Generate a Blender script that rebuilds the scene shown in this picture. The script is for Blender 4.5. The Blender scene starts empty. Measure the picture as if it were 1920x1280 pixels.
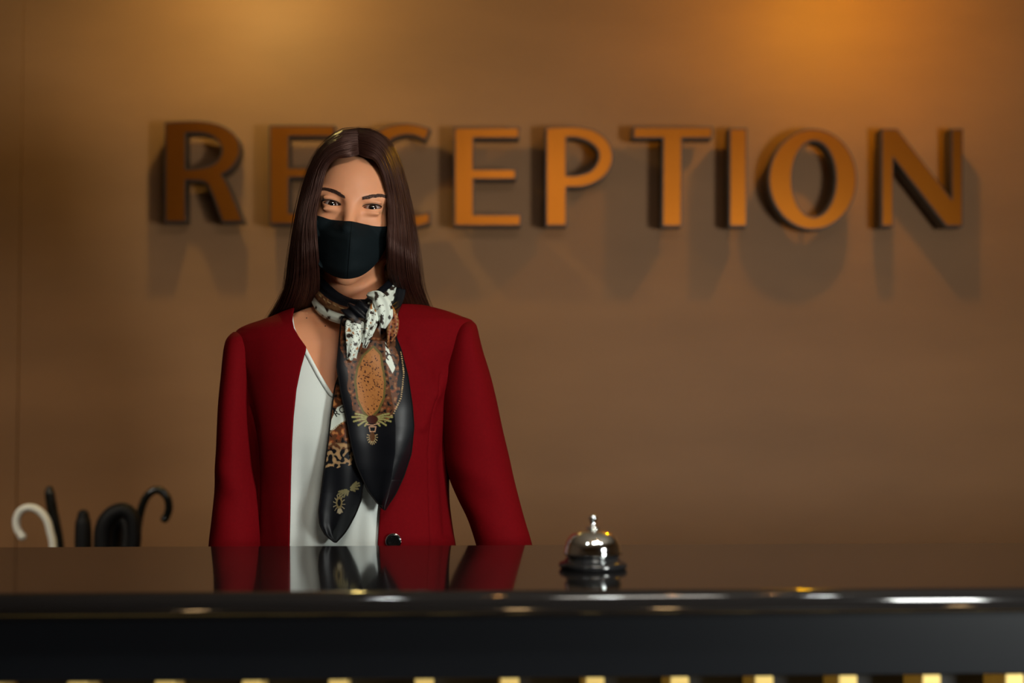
import bpy, bmesh, math, random
import numpy as np
from mathutils import Vector, Matrix, noise
from mathutils.bvhtree import BVHTree
random.seed(7); np.random.seed(7)
scene = bpy.context.scene
C = scene.collection
# ------------------------------------------------------------------ camera
FPX = 50.0/36.0*1920.0
CAMZ = 1.31
YAW = math.radians(2.40); PITCH = math.radians(2.36)
cd = bpy.data.cameras.new('camera'); cam = bpy.data.objects.new('camera', cd); C.objects.link(cam)
cd.lens = 50; cd.sensor_width = 36
cam.location = (0, 0, CAMZ); cam.rotation_euler = (math.pi/2+PITCH, 0, -YAW)
cd.dof.use_dof = True; cd.dof.focus_distance = 2.20; cd.dof.aperture_fstop = 2.0
cd.clip_start = 0.02
scene.camera = cam
CR = np.array(Matrix.Rotation(-YAW, 3, 'Z') @ Matrix.Rotation(math.pi/2+PITCH, 3, 'X'))
# ------------------------------------------------------------------ world, exposure
w = bpy.data.worlds.new('world'); scene.world = w; w.use_nodes = True
w.node_tree.nodes['Background'].inputs[0].default_value = (0.55, 0.6, 0.7, 1)
w.node_tree.nodes['Background'].inputs[1].default_value = 0.02
scene.view_settings.view_transform = 'Standard'; scene.view_settings.look = 'None'
scene.view_settings.gamma = 1; scene.view_settings.use_curve_mapping = False
scene.view_settings.exposure = 0.0
# ------------------------------------------------------------------ area lights
def area(name, loc, target, sx, sy, power, col, shape='RECTANGLE', spread=180):
    l = bpy.data.lights.new(name, 'AREA'); l.shape = shape; l.size = sx; l.size_y = sy
    l.energy = power; l.color = col; l.spread = math.radians(spread)
    o = bpy.data.objects.new(name, l); C.objects.link(o); o.location = loc
    o.rotation_euler = (Vector(target)-Vector(loc)).to_track_quat('-Z', 'Y').to_euler()
    return o
area('key_light', (1.35, 0.35, 1.30), (-0.1, 2.4, 1.35), 0.30, 0.42, 33.0, (0.97, 1.0, 0.95))
area('ceiling_fill', (0.32, 0.75, 2.38), (-0.22, 2.15, 1.20), 0.6, 0.4, 4.4, (1.0, 0.93, 0.82), spread=90)  # unseen fill added overhead to lift chest and blouse
area('side_fill', (-1.8, 1.5, 2.38), (-0.95, 3.3, 0.75), 0.4, 0.4, 2.4, (1.0, 0.90, 0.74), spread=50)  # unseen fill added to brighten the left wall and umbrella handles
WALL_Y = 3.5; CEIL_Z = 2.42; TOP_Z = 1.10

# ================================================================== helpers
def P(px, py, Y):
    """world point seen at pixel (px, py) whose world depth is Y"""
    d = CR @ np.array([(px-960)/FPX, -(py-640)/FPX, -1.0])
    t = Y/d[1]
    return np.array([d[0]*t, Y, CAMZ+d[2]*t])
def Zof(py, Y, px=660): return P(px, py, Y)[2]
def proj(p):
    q = (np.asarray(p)-np.array([0, 0, CAMZ])) @ CR
    return 960 + q[..., 0]/-q[..., 2]*FPX, 640 - q[..., 1]/-q[..., 2]*FPX

def tag(o, label=None, cat=None, group=None, kind=None):
    if label: o['label'] = label
    if cat: o['category'] = cat
    if group: o['group'] = group
    if kind: o['kind'] = kind
    return o
def thing(name, label, cat, loc, group=None):
    o = bpy.data.objects.new(name, None); C.objects.link(o); o.location = tuple(float(v) for v in loc)
    o.empty_display_size = 0.05
    return tag(o, label, cat, group)
def rootloc(p):
    while p.parent: p = p.parent
    return np.array(p.location)
def obj(name, verts, faces, mats, parent=None, smooth=True, origin=None, fmat=None, normals=True):
    verts = np.asarray(verts, dtype=float)
    if parent is not None: org = rootloc(parent)
    elif origin is not None: org = np.array(origin, dtype=float)
    else: org = np.zeros(3)
    me = bpy.data.meshes.new(name)
    me.from_pydata((verts-org).tolist(), [], [tuple(int(i) for i in f) for f in faces])
    if not isinstance(mats, (list, tuple)): mats = [mats]
    for m in mats: me.materials.append(m)
    if fmat is not None: me.polygons.foreach_set('material_index', np.asarray(fmat, dtype=np.int32))
    if normals:
        bm = bmesh.new(); bm.from_mesh(me); bmesh.ops.recalc_face_normals(bm, faces=bm.faces); bm.to_mesh(me); bm.free()
    me.polygons.foreach_set('use_smooth', [smooth]*len(me.polygons)); me.update()
    o = bpy.data.objects.new(name, me); C.objects.link(o)
    if parent is not None: o.parent = parent
    else: o.location = tuple(org)
    return o
def bevel(o, wd=0.003, seg=2):
    m = o.modifiers.new('bevel', 'BEVEL'); m.width = wd; m.segments = seg; m.limit_method = 'ANGLE'; m.angle_limit = math.radians(40)
    return o
def solid(o, t, off=-1):
    m = o.modifiers.new('solid', 'SOLIDIFY'); m.thickness = t; m.offset = off; return o
def box(x0, x1, y0, y1, z0, z1):
    v = [(x, y, z) for x in (x0, x1) for y in (y0, y1) for z in (z0, z1)]
    f = [(0,1,3,2),(4,6,7,5),(0,4,5,1),(2,3,7,6),(0,2,6,4),(1,5,7,3)]
    return v, f
def join(parts):
    V = []; F = []
    for v, f in parts:
        n = sum(len(a) for a in V); V.append(np.asarray(v, dtype=float)); F += [tuple(i+n for i in q) for q in f]
    return np.concatenate(V), F
def gridfaces(nr, nc, closed=False):
    F = []
    cc = nc if closed else nc-1
    for i in range(nr-1):
        for j in range(cc):
            j2 = (j+1) % nc
            F.append((i*nc+j, i*nc+j2, (i+1)*nc+j2, (i+1)*nc+j))
    return F
def lathe(prof, center, n=48):
    V = []
    for r, z in prof:
        for k in range(n):
            a = 2*math.pi*k/n; V.append((center[0]+r*math.cos(a), center[1]+r*math.sin(a), center[2]+z))
    F = gridfaces(len(prof), n, True)
    if prof[0][0] > 1e-6: F.append(tuple(range(n)))
    if prof[-1][0] > 1e-6: F.append(tuple((len(prof)-1)*n+k for k in range(n)))
    return V, F
def crom(pts, n):
    """catmull-rom resample of control points to n samples, uniform in parameter"""
    p = np.asarray(pts, dtype=float); m = len(p)
    p = np.vstack([2*p[0]-p[1], p, 2*p[-1]-p[-2]])
    t = np.linspace(0, m-1-1e-9, n); i = t.astype(int); f = (t-i)[:, None]
    a, b, c, d = p[i], p[i+1], p[i+2], p[i+3]
    return 0.5*((2*b)+(-a+c)*f+(2*a-5*b+4*c-d)*f*f+(-a+3*b-3*c+d)*f**3)
def tube(path, radii, n=8, flat=None, cap=True, up=(0, 0, 1)):
    path = np.asarray(path, dtype=float); m = len(path)
    radii = np.broadcast_to(np.asarray(radii, dtype=float), (m,))
    T = np.gradient(path, axis=0); T /= np.linalg.norm(T, axis=1)[:, None]+1e-12
    u = np.array(up, dtype=float); V = []
    pn = None
    for i in range(m):
        if pn is None:
            nrm = u-T[i]*np.dot(u, T[i])
            if np.linalg.norm(nrm) < 1e-3: nrm = np.array([1, 0, 0])-T[i]*T[i][0]
        else: nrm = pn-T[i]*np.dot(pn, T[i])
        nrm /= np.linalg.norm(nrm); pn = nrm; bn = np.cross(T[i], nrm)
        fa = 1.0 if flat is None else flat
        for k in range(n):
            a = 2*math.pi*k/n
            V.append(path[i]+radii[i]*(math.cos(a)*nrm+math.sin(a)*fa*bn))
    F = gridfaces(m, n, True)
    if cap: F.append(tuple(range(n))); F.append(tuple((m-1)*n+k for k in range(n)))
    return V, F
def pinterp(x, xp, fp):
    """smooth (monotone hermite) interpolation"""
    xp = np.asarray(xp, float); fp = np.asarray(fp, float); x = np.asarray(x, float)
    h = np.diff(xp); d = np.diff(fp)/h; m = np.zeros_like(fp)
    for i in range(1, len(xp)-1):
        if d[i-1]*d[i] > 0: m[i] = 2*d[i-1]*d[i]/(d[i-1]+d[i])
    m[0] = d[0]; m[-1] = d[-1]
    xc = np.clip(x, xp[0], xp[-1]); i = np.clip(np.searchsorted(xp, xc)-1, 0, len(xp)-2)
    t = (xc-xp[i])/h[i]
    return ((2*t**3-3*t**2+1)*fp[i]+(t**3-2*t**2+t)*h[i]*m[i]+(-2*t**3+3*t**2)*fp[i+1]+(t**3-t**2)*h[i]*m[i+1])

# ------------------------------------------------------------------ materials
def mat(name, col, rough=0.5, metal=0.0, spec=0.5, noise_scale=None, noise_amt=0.0, bump=0.0, bump_scale=60, sheen=0, coat=0, sss=0, stretch=(1,1,1), emis=None, estr=0):
    m = bpy.data.materials.new(name); m.use_nodes = True; nt = m.node_tree; b = nt.nodes['Principled BSDF']
    b.inputs['Base Color'].default_value = (*col, 1); b.inputs['Roughness'].default_value = rough
    b.inputs['Metallic'].default_value = metal; b.inputs['Specular IOR Level'].default_value = spec
    if sheen: b.inputs['Sheen Weight'].default_value = sheen
    if coat: b.inputs['Coat Weight'].default_value = coat; b.inputs['Coat Roughness'].default_value = 0.05
    if sss:
        b.inputs['Subsurface Weight'].default_value = sss; b.inputs['Subsurface Radius'].default_value = (0.6, 0.25, 0.12); b.inputs['Subsurface Scale'].default_value = 0.008
    if emis: b.inputs['Emission Color'].default_value = (*emis, 1); b.inputs['Emission Strength'].default_value = estr
    if noise_scale or bump:
        tc = nt.nodes.new('ShaderNodeTexCoord'); mp = nt.nodes.new('ShaderNodeMapping'); mp.inputs['Scale'].default_value = stretch
        nt.links.new(tc.outputs['Object'], mp.inputs['Vector'])
    if noise_scale:
        nz = nt.nodes.new('ShaderNodeTexNoise'); nz.inputs['Scale'].default_value = noise_scale; nz.inputs['Detail'].default_value = 5
        nt.links.new(mp.outputs[0], nz.inputs['Vector'])
        rp = nt.nodes.new('ShaderNodeValToRGB')
        rp.color_ramp.elements[0].position = 0.3; rp.color_ramp.elements[1].position = 0.7
        rp.color_ramp.elements[0].color = (*[c*(1-noise_amt) for c in col], 1)
        rp.color_ramp.elements[1].color = (*[min(1, c*(1+noise_amt)) for c in col], 1)
        nt.links.new(nz.outputs['Fac'], rp.inputs[0]); nt.links.new(rp.outputs[0], b.inputs['Base Color'])
    if bump:
        n2 = nt.nodes.new('ShaderNodeTexNoise'); n2.inputs['Scale'].default_value = bump_scale; n2.inputs['Detail'].default_value = 4
        nt.links.new(mp.outputs[0], n2.inputs['Vector'])
        bp = nt.nodes.new('ShaderNodeBump'); bp.inputs['Strength'].default_value = bump; bp.inputs['Distance'].default_value = 0.002
        nt.links.new(n2.outputs['Fac'], bp.inputs['Height']); nt.links.new(bp.outputs[0], b.inputs['Normal'])
    return m
def vcmat(name, rough, alpha=False, sheen=0.0, spec=0.4):
    m = bpy.data.materials.new(name); m.use_nodes = True; nt = m.node_tree; b = nt.nodes['Principled BSDF']
    at = nt.nodes.new('ShaderNodeAttribute'); at.attribute_name = 'Col'
    nt.links.new(at.outputs['Color'], b.inputs['Base Color']); b.inputs['Roughness'].default_value = rough
    b.inputs['Specular IOR Level'].default_value = spec; b.inputs['Sheen Weight'].default_value = sheen
    if alpha: nt.links.new(at.outputs['Alpha'], b.inputs['Alpha'])
    return m
def setcol(o, cols):
    a = o.data.color_attributes.new('Col', 'FLOAT_COLOR', 'POINT')
    c = np.ones((len(o.data.vertices), 4), dtype=np.float32); c[:, :cols.shape[1]] = cols
    a.data.foreach_set('color', c.ravel())

M = {}
M['wall'] = mat('wall_veneer', (0.275, 0.138, 0.059), 0.55, spec=0.25, noise_scale=1.6, noise_amt=0.10, bump=0.08, bump_scale=30, stretch=(1, 1, 3.2))
M['wall_side'] = mat('wall_side', (0.16, 0.11, 0.08), 0.7)
M['floor'] = mat('floor_stone', (0.10, 0.075, 0.055), 0.35, noise_scale=3, noise_amt=0.2)
M['ceil'] = mat('ceiling_paint', (0.35, 0.30, 0.25), 0.9)
M['gloss'] = mat('desk_gloss_black', (0.012, 0.011, 0.011), 0.075, spec=0.50, bump=0.01, bump_scale=12)
M['fascia'] = mat('desk_fascia', (0.004, 0.005, 0.007), 0.42, spec=0.13)
M['brass'] = mat('brass_slat', (0.85, 0.62, 0.20), 0.45, metal=0.25, noise_scale=8, noise_amt=0.06)
M['black'] = mat('black_lacquer', (0.008, 0.008, 0.009), 0.3)
M['dark'] = mat('dark_panel', (0.006, 0.006, 0.006), 0.6)
M['chrome'] = mat('chrome', (0.90, 0.95, 0.95), 0.07, metal=1.0)
M['bellbase'] = mat('bell_base', (0.012, 0.012, 0.013), 0.16, spec=0.7)
M['letter_side'] = mat('letter_side', (0.030, 0.019, 0.014), 0.45)
M['letter_face'] = mat('letter_face', (0.35, 0.105, 0.010), 0.34, metal=1.0, spec=0.4, noise_scale=4, noise_amt=0.05)
M['pin'] = mat('pin_steel', (0.05, 0.04, 0.035), 0.4, metal=0.5)
M['skin'] = mat('skin', (0.70, 0.31, 0.16), 0.48, spec=0.4, noise_scale=25, noise_amt=0.035, sss=0.25)
M['sclera'] = mat('eye_white', (0.38, 0.30, 0.27), 0.12, coat=1)
M['iris'] = mat('eye_iris', (0.020, 0.008, 0.004), 0.08, coat=1)
M['pupil'] = mat('eye_pupil', (0.003, 0.003, 0.003), 0.05, coat=1)
M['hair'] = mat('hair_brown', (0.025, 0.0088, 0.0062), 0.34, spec=0.40)
M['hair'].node_tree.nodes['Principled BSDF'].inputs['Specular Tint'].default_value = (1.0, 0.62, 0.52, 1)
M['brow'] = mat('brow_hair', (0.060, 0.024, 0.014), 0.55)
M['lash'] = mat('lash', (0.006, 0.004, 0.004), 0.5)
M['jacket'] = mat('jacket_red', (0.138, 0.0022, 0.0045), 0.8, spec=0.04, noise_scale=220, noise_amt=0.06, bump=0.12, bump_scale=900)
M['blouse'] = mat('blouse_white', (0.74, 0.80, 0.76), 0.55, spec=0.3, bump=0.05, bump_scale=500)
M['mask'] = mat('mask_cloth', (0.0045, 0.0085, 0.0105), 0.8, spec=0.12, bump=0.15, bump_scale=900)
M['trousers'] = mat('trouser_black', (0.012, 0.012, 0.014), 0.85)
M['button'] = mat('button_black', (0.006, 0.006, 0.006), 0.12, spec=0.7)
M['silk'] = vcmat('scarf_silk', 0.40, alpha=True, spec=0.22)
M['white_handle'] = mat('white_handle', (0.85, 0.85, 0.76), 0.35)
M['black_handle'] = mat('black_handle', (0.006, 0.007, 0.006), 0.25, spec=0.6)
M['black_rubber'] = mat('black_grip', (0.004, 0.004, 0.005), 0.6, spec=0.3)
M['umb_cloth'] = mat('umbrella_cloth', (0.012, 0.012, 0.015), 0.8)
M['steel'] = mat('stand_steel', (0.12, 0.11, 0.10), 0.35, metal=0.8)
M['ink'] = mat('scarf_ink', (0.006, 0.005, 0.005), 0.8, spec=0.1)

# ================================================================== setting
def struct(name, v, f, m, smooth=False):
    return tag(obj(name, v, f, m, smooth=smooth), kind='structure')
X0, X1, YF = -3.0, 3.4, -2.6
SEAM = P(39, 400, WALL_Y)[0]
struct('wall_back', *join([box(SEAM+0.0007, X1+0.1, WALL_Y, WALL_Y+0.1, 0, CEIL_Z), box(X0-0.1, SEAM-0.0007, WALL_Y-0.004, WALL_Y+0.1, 0, CEIL_Z), box(SEAM-0.01, SEAM+0.01, WALL_Y+0.004, WALL_Y+0.1, 0, CEIL_Z)]), M['wall'])
struct('wall_left', *box(X0-0.1, X0, YF, WALL_Y, 0, CEIL_Z), M['wall_side'])
struct('wall_right', *box(X1, X1+0.1, YF, WALL_Y, 0, CEIL_Z), M['wall_side'])
struct('wall_front', *box(X0-0.1, X1+0.1, YF-0.1, YF, 0, CEIL_Z), M['wall_side'])
struct('floor', *box(X0-0.1, X1+0.1, YF-0.1, WALL_Y+0.1, -0.1, 0), M['floor'])
struct('ceiling', *box(X0-0.1, X1+0.1, YF-0.1, WALL_Y+0.1, CEIL_Z, CEIL_Z+0.1), M['ceil'])

# lamps over the sign -------------------------------------------------
def emis_mat(name, col, s):
    return mat(name, (0.8, 0.8, 0.8), 0.5, emis=col, estr=s)
def sign_lamp(px, col, s, label):
    L = 0.40; x = P(px, -34, WALL_Y)[0]; y = WALL_Y-L; z = 2.356
    t = thing('ceiling_lamp', label, 'lamp', (x, y, CEIL_Z), 'warm lamps above the sign')
    obj('canopy', *lathe([(0.0, 0), (0.045, 0), (0.045, -0.012), (0.016, -0.016), (0.016, -0.026), (0, -0.026)], (x, y, CEIL_Z)), M['dark'], t)
    r = 0.022
    pr = [(0.0, -r)]+[(r*math.sin(a), -r*math.cos(a)) for a in np.linspace(0.15, math.pi-0.5, 16)]+[(0.0145, r*0.99), (0, r*0.99)]
    obj('bulb', *lathe(pr, (x, y, z)), emis_mat('bulb_glow', col, s), t)
sign_lamp(486, (1.0, 0.76, 0.24), 385, 'warm bulb lamp on the ceiling above the letter R of the sign')
sign_lamp(1582, (1.0, 0.50, 0.0), 450, 'orange bulb lamp on the ceiling above the letter O of the sign')
# cool downlights over the desk front ---------------------------------
for x, lab in ((-0.60, 'left'), (0.24, 'middle'), (1.08, 'right')):
    y = 0.55
    t = thing('downlight', 'white ceiling downlight in front of the desk, the %s one of the row of three' % lab, 'lamp', (x, y, CEIL_Z), 'downlights in front of the desk')
    obj('trim_ring', *lathe([(0.06, 0), (0.082, 0), (0.082, -0.006), (0.064, -0.010), (0.06, -0.004)], (x, y, CEIL_Z)), M['steel'], t)
    obj('diffuser', *lathe([(0.0, -0.001), (0.060, -0.001), (0.060, -0.004), (0, -0.004)], (x, y, CEIL_Z)), emis_mat('diffuser_glow', (0.93, 1.0, 0.98), 230), t)
for x, y, lab in ((-0.12, 1.05, 'left'), (0.45, 1.10, 'middle'), (0.80, 1.0, 'right')):
    t = thing('warm_spot', 'small warm ceiling spot nearest the desk, the %s one of three' % lab, 'lamp', (x, y, CEIL_Z), 'warm spots near the desk')
    obj('trim_ring', *lathe([(0.015, 0), (0.032, 0), (0.032, -0.006), (0.017, -0.010), (0.015, -0.004)], (x, y, CEIL_Z)), M['steel'], t)
    obj('diffuser', *lathe([(0.0, -0.001), (0.016, -0.001), (0.016, -0.004), (0, -0.004)], (x, y, CEIL_Z)), emis_mat('spot_glow', (1.0, 0.45, 0.14), 600), t)

for x, lab in ((-1.15, 'leftmost'), (-0.05, 'second from left'), (0.42, 'third from left'), (1.45, 'rightmost')):  # unseen lights, added for warm streaks on the desk's front edge
    t = thing('added_uplight', 'small unseen warm floor light added in front of the desk, the %s of four' % lab, 'lamp', (x, 0.75, 0), 'added floor lights before the desk')
    obj('trim_ring', *lathe([(0.04, 0), (0.055, 0), (0.055, 0.003), (0.042, 0.005), (0.04, 0.002)], (x, 0.75, 0)), M['steel'], t)
    obj('lens', *lathe([(0.0, 0.0005), (0.040, 0.0005), (0.040, 0.003), (0, 0.003)], (x, 0.75, 0)), emis_mat('added_uplight_glow', (1.0, 0.62, 0.28), 110), t)
# ================================================================== letters
def outline(pts):
    """pts: (x, y, corner?) closed; smooth where not corner"""
    out = []; n = len(pts)
    for i in range(n):
        a = pts[i]; b = pts[(i+1) % n]; pa = pts[i-1]; nb = pts[(i+2) % n]
        A = np.array(a[:2], float); B = np.array(b[:2], float)
        ca, cb = a[2], b[2]
        if ca and cb: out.append(A); continue
        ta = (B-A) if ca else (B-np.array(pa[:2], float))/2
        tb = (B-A) if cb else (np.array(nb[:2], float)-A)/2
        for k in range(6):
            t = k/6
            out.append((2*t**3-3*t**2+1)*A+(t**3-2*t**2+t)*ta+(-2*t**3+3*t**2)*B+(t**3-t**2)*tb)
    return np.array(out)
def c(*a): return [(x, y, True) for x, y in a]
def s(*a): return [(x, y, False) for x, y in a]
LET = {}
LET['R'] = ([*c((312,232)), *s((345,230),(378,230),(408,236),(430,247),(444,263),(448,281),(443,299),(430,316)), *c((413,327)), *s((426,348)), *c((453,414),(419,414)), *s((398,358),(388,342),(374,337)), *c((346,336),(346,414),(312,414))],
            [*c((346,248)), *s((370,247),(393,251),(411,263),(418,281),(412,299),(396,312),(370,318)), *c((346,319))])
def Eshape(dx, dy): return [(x+dx, y+dy, True) for x, y in ((854,241),(972,241),(971,257),(886,257),(886,319),(965,319),(965,334),(886,334),(886,404),(975,404),(974,421),(854,421))]
LET['E'] = (Eshape(-346, -3), None); LET['E2'] = (Eshape(0, 0), None)
LET['C'] = ([*c((804,243)), *s((780,236),(755,234),(725,240),(697,258),(678,288),(672,328),(678,370),(697,400),(727,417),(760,424),(785,422)), *c((804,417),(804,400)), *s((785,404),(762,405),(738,399),(720,383),(709,358),(706,328),(709,298),(720,273),(738,257),(760,251),(780,253)), *c((797,260))], None)
LET['P'] = ([*c((1026,241)), *s((1060,239),(1086,240),(1115,247),(1138,265),(1147,293),(1140,319),(1120,338),(1092,348)), *c((1060,349),(1060,421),(1026,421))],
            [*c((1060,256)), *s((1080,256),(1103,263),(1120,277),(1125,292),(1119,311),(1103,325),(1080,331)), *c((1060,331))])
LET['T'] = (c((1190,240),(1334,240),(1333,257),(1277,257),(1276,422),(1244,422),(1245,257),(1189,257)), None)
LET['I'] = (c((1370,243),(1398,243),(1398,422),(1370,422)), None)
def ell(cx, cy, rx, ry, n=16): return [(cx+rx*math.cos(2*math.pi*k/n), cy+ry*math.sin(2*math.pi*k/n), False) for k in range(n)]
LET['O'] = (ell(1524, 336, 80, 92), ell(1526, 335.5, 43.5, 73.5))
LET['N'] = (c((1655,244),(1681,244),(1786,378),(1786,244),(1803,244),(1803,422),(1775,422),(1673,291),(1673,422),(1655,422)), None)
FRONT = WALL_Y-0.088; THK = 0.052
def curve_mesh(loops, off, extr, name):
    cu = bpy.data.curves.new(name, 'CURVE'); cu.dimensions = '2D'; cu.fill_mode = 'BOTH'; cu.extrude = extr; cu.offset = off
    for lp in loops:
        sp = cu.splines.new('POLY'); sp.points.add(len(lp)-1)
        for i, (x, z) in enumerate(lp): sp.points[i].co = (x, z, 0, 1)
        sp.use_cyclic_u = True
    o = bpy.data.objects.new(name, cu); C.objects.link(o)
    dg = bpy.context.evaluated_depsgraph_get(); me = bpy.data.meshes.new_from_object(o.evaluated_get(dg))
    v = np.array([p.co[:] for p in me.vertices]); f = [tuple(p.vertices) for p in me.polygons]
    bpy.data.objects.remove(o); bpy.data.meshes.remove(me)
    return v, f
def offset_loop(lp, d):
    n = len(lp); out = []
    for i in range(n):
        a = lp[i-1]; b = lp[i]; e = lp[(i+1) % n]
        t1 = (b-a)/(np.linalg.norm(b-a)+1e-12); t2 = (e-b)/(np.linalg.norm(e-b)+1e-12)
        n1 = np.array([t1[1], -t1[0]]); n2 = np.array([t2[1], -t2[0]]); m = n1+n2; m /= np.linalg.norm(m)+1e-12
        out.append(b+m*d/max(0.5, np.dot(m, n1)))
    return np.array(out)
def sgnarea(l): return 0.5*np.sum(l[:, 0]*np.roll(l[:, 1], -1)-np.roll(l[:, 0], -1)*l[:, 1])
ORD = [('R','R','first of the sign, left of the woman'), ('E','E','half hidden by hair, between R and C'), ('C','C','mostly hidden behind the woman head'),
       ('E2','E','fully visible beside the P'), ('P','P','between the E and the T'), ('T','T','between the P and the I'), ('I','I','between the T and the O'), ('O','O','round, between the I and the N'), ('N','N','last letter of the sign at the right')]
for key, ch, desc in ORD:
    out, hole = LET[key]
    loops = []
    for pts, hl in ((out, False), (hole, True)):
        if pts is None: continue
        o2 = outline(pts); w3 = np.array([P(x, y, FRONT) for x, y in o2])[:, [0, 2]]
        if (sgnarea(w3) > 0) == hl: w3 = w3[::-1]
        loops.append(w3)
    cx = loops[0].mean(0)
    t = thing('sign_letter', 'orange raised letter %s, %s' % (ch, desc), 'sign letter', (cx[0], FRONT+THK, cx[1]), 'letters of the reception sign')
    rim = [offset_loop(l, 0.0038) for l in loops]
    v, f = curve_mesh(rim, 0, THK/2, 'tmp'); V = np.stack([v[:, 0], FRONT+THK/2-v[:, 2]+0.001, v[:, 1]], 1)
    obj('letter_body', V, f, M['letter_side'], t, smooth=False)
    v, f = curve_mesh(loops, 0, 0.0012, 'tmp'); V = np.stack([v[:, 0], FRONT-v[:, 2], v[:, 1]], 1)
    obj('letter_face', V, f, M['letter_face'], t, smooth=False)
    # stand-off pins to the wall
    zs = loops[0][:, 1]; zt = zs.max()-0.011; zb = zs.min()+0.011
    xs_t = loops[0][np.abs(zs-zs.max()) < 0.02][:, 0].mean(); xs_b = loops[0][np.abs(zs-zs.min()) < 0.02][:, 0].mean()
    if ch in 'REPN': xs_b = loops[0][:, 0].min()+0.012; xs_t = xs_b
    for (xx, zz) in ((xs_t, zt), (xs_b, zb)):
        obj('pin', *tube([(xx, FRONT+THK-0.004, zz), (xx, WALL_Y, zz)], 0.004, 8), M['pin'], t)

# ================================================================== reception desk
YN, YB = 1.57, 2.07      # front nose and back edge of the top
DX0, DX1 = -1.9, 2.4
t = thing('reception_desk', 'long black reception desk with a glossy top and brass slats below', 'desk', (0.2, 1.85, 0))
NT = 0.028
def prof_top():
    p = [(YB, TOP_Z), (YB, TOP_Z-NT)]
    r = NT/2
    p2 = [(YN+r-r*math.sin(a), TOP_Z-r-r*math.cos(a)) for a in np.linspace(0, math.pi, 18)]
    return p+p2
pr = prof_top(); n = len(pr)
xs = [DX0, DX1]; V = []
for x in xs: V += [(x, y, z) for y, z in pr]
F = [tuple(range(n)), tuple(range(2*n-1, n-1, -1))]+[(i, (i+1) % n, n+(i+1) % n, n+i) for i in range(n)]
o = obj('desk_top', V, F, M['gloss'], t, smooth=False)
for p_ in o.data.polygons: p_.use_smooth = len(p_.vertices) == 4 and abs(p_.normal.y) > 0.02
FY = 1.612; FB = P(1000, 1271, FY)[2]
o = obj('fascia', *box(DX0, DX1, FY, FY+0.075, FB, TOP_Z-NT), M['fascia'], t, smooth=False); bevel(o, 0.002)
obj('shadow_gap', *box(DX0, DX1, FY+0.004-0.01, FY+0.02, TOP_Z-NT-0.004, TOP_Z-NT+0.0005), M['dark'], t, smooth=False)
obj('back_panel', *box(DX0, DX1, FY+0.07, FY+0.10, 0.0, TOP_Z-NT), M['dark'], t, smooth=False)
sp = (P(1590, 1270, FY)[0]-P(308, 1277, FY)[0])/8.0; xb = P(308, 1277, FY)[0]
for k in range(-3, 12):
    x = xb+sp*k
    o = obj('slat', *box(x-0.0105, x+0.0105, FY, FY+0.07, 0.06, FB), M['brass'], t, smooth=False); bevel(o, 0.001, 1)
obj('plinth', *box(DX0, DX1, FY+0.02, FY+0.08, 0, 0.06), M['dark'], t, smooth=False)
LOW = 0.84
o = obj('work_surface', *box(DX0, DX1, FY+0.10, 2.135, LOW-0.03, LOW), M['fascia'], t, smooth=False); bevel(o, 0.003)
obj('side_panel', *box(DX0, DX0+0.03, FY+0.10, YB, 0, LOW-0.03), M['dark'], t, smooth=False)
obj('side_panel', *box(DX1-0.03, DX1, FY+0.10, YB, 0, LOW-0.03), M['dark'], t, smooth=False)
obj('top_bracket', *box(DX0, DX0+0.03, FY+0.10, YB-0.03, LOW, TOP_Z-NT), M['dark'], t, smooth=False)
obj('top_bracket', *box(DX1-0.03, DX1, FY+0.10, YB-0.03, LOW, TOP_Z-NT), M['dark'], t, smooth=False)

# ================================================================== call bell
by = 1.78; bx = P(1112, 1062, by)[0]; bc = (bx, by, TOP_Z)
t = thing('call_bell', 'chrome dome call bell with a black base on the glossy desk top', 'bell', bc)
obj('base', *lathe([(0, 0), (0.040, 0), (0.0425, 0.003), (0.0425, 0.0065), (0.0405, 0.0085), (0.036, 0.010), (0.033, 0.014), (0.030, 0.0195), (0.020, 0.022), (0, 0.022)], bc, 64), M['bellbase'], t)
dome = [(0.0335, 0.0165), (0.0345, 0.0165), (0.0362, 0.0185), (0.0358, 0.0215)]
dome += [(0.0350*math.cos(a)**0.68, 0.0225+0.0265*math.sin(a)) for a in np.linspace(0.04, 1.52, 18)]
dome += [(0, 0.0492), (0, 0.047)]+[(0.0318*math.cos(a)**0.75, 0.0215+0.0262*math.sin(a)) for a in np.linspace(1.50, 0.04, 12)]+[(0.0335, 0.0165)]
obj('dome', *lathe(dome, bc, 72), M['chrome'], t)
obj('plunger', *lathe([(0, 0.046), (0.0085, 0.0495), (0.0085, 0.0515), (0.0045, 0.053), (0.0035, 0.054), (0.0035, 0.060), (0.0052, 0.0615), (0.0055, 0.064), (0.004, 0.0665), (0, 0.0672)], bc, 32), M['chrome'], t)

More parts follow.
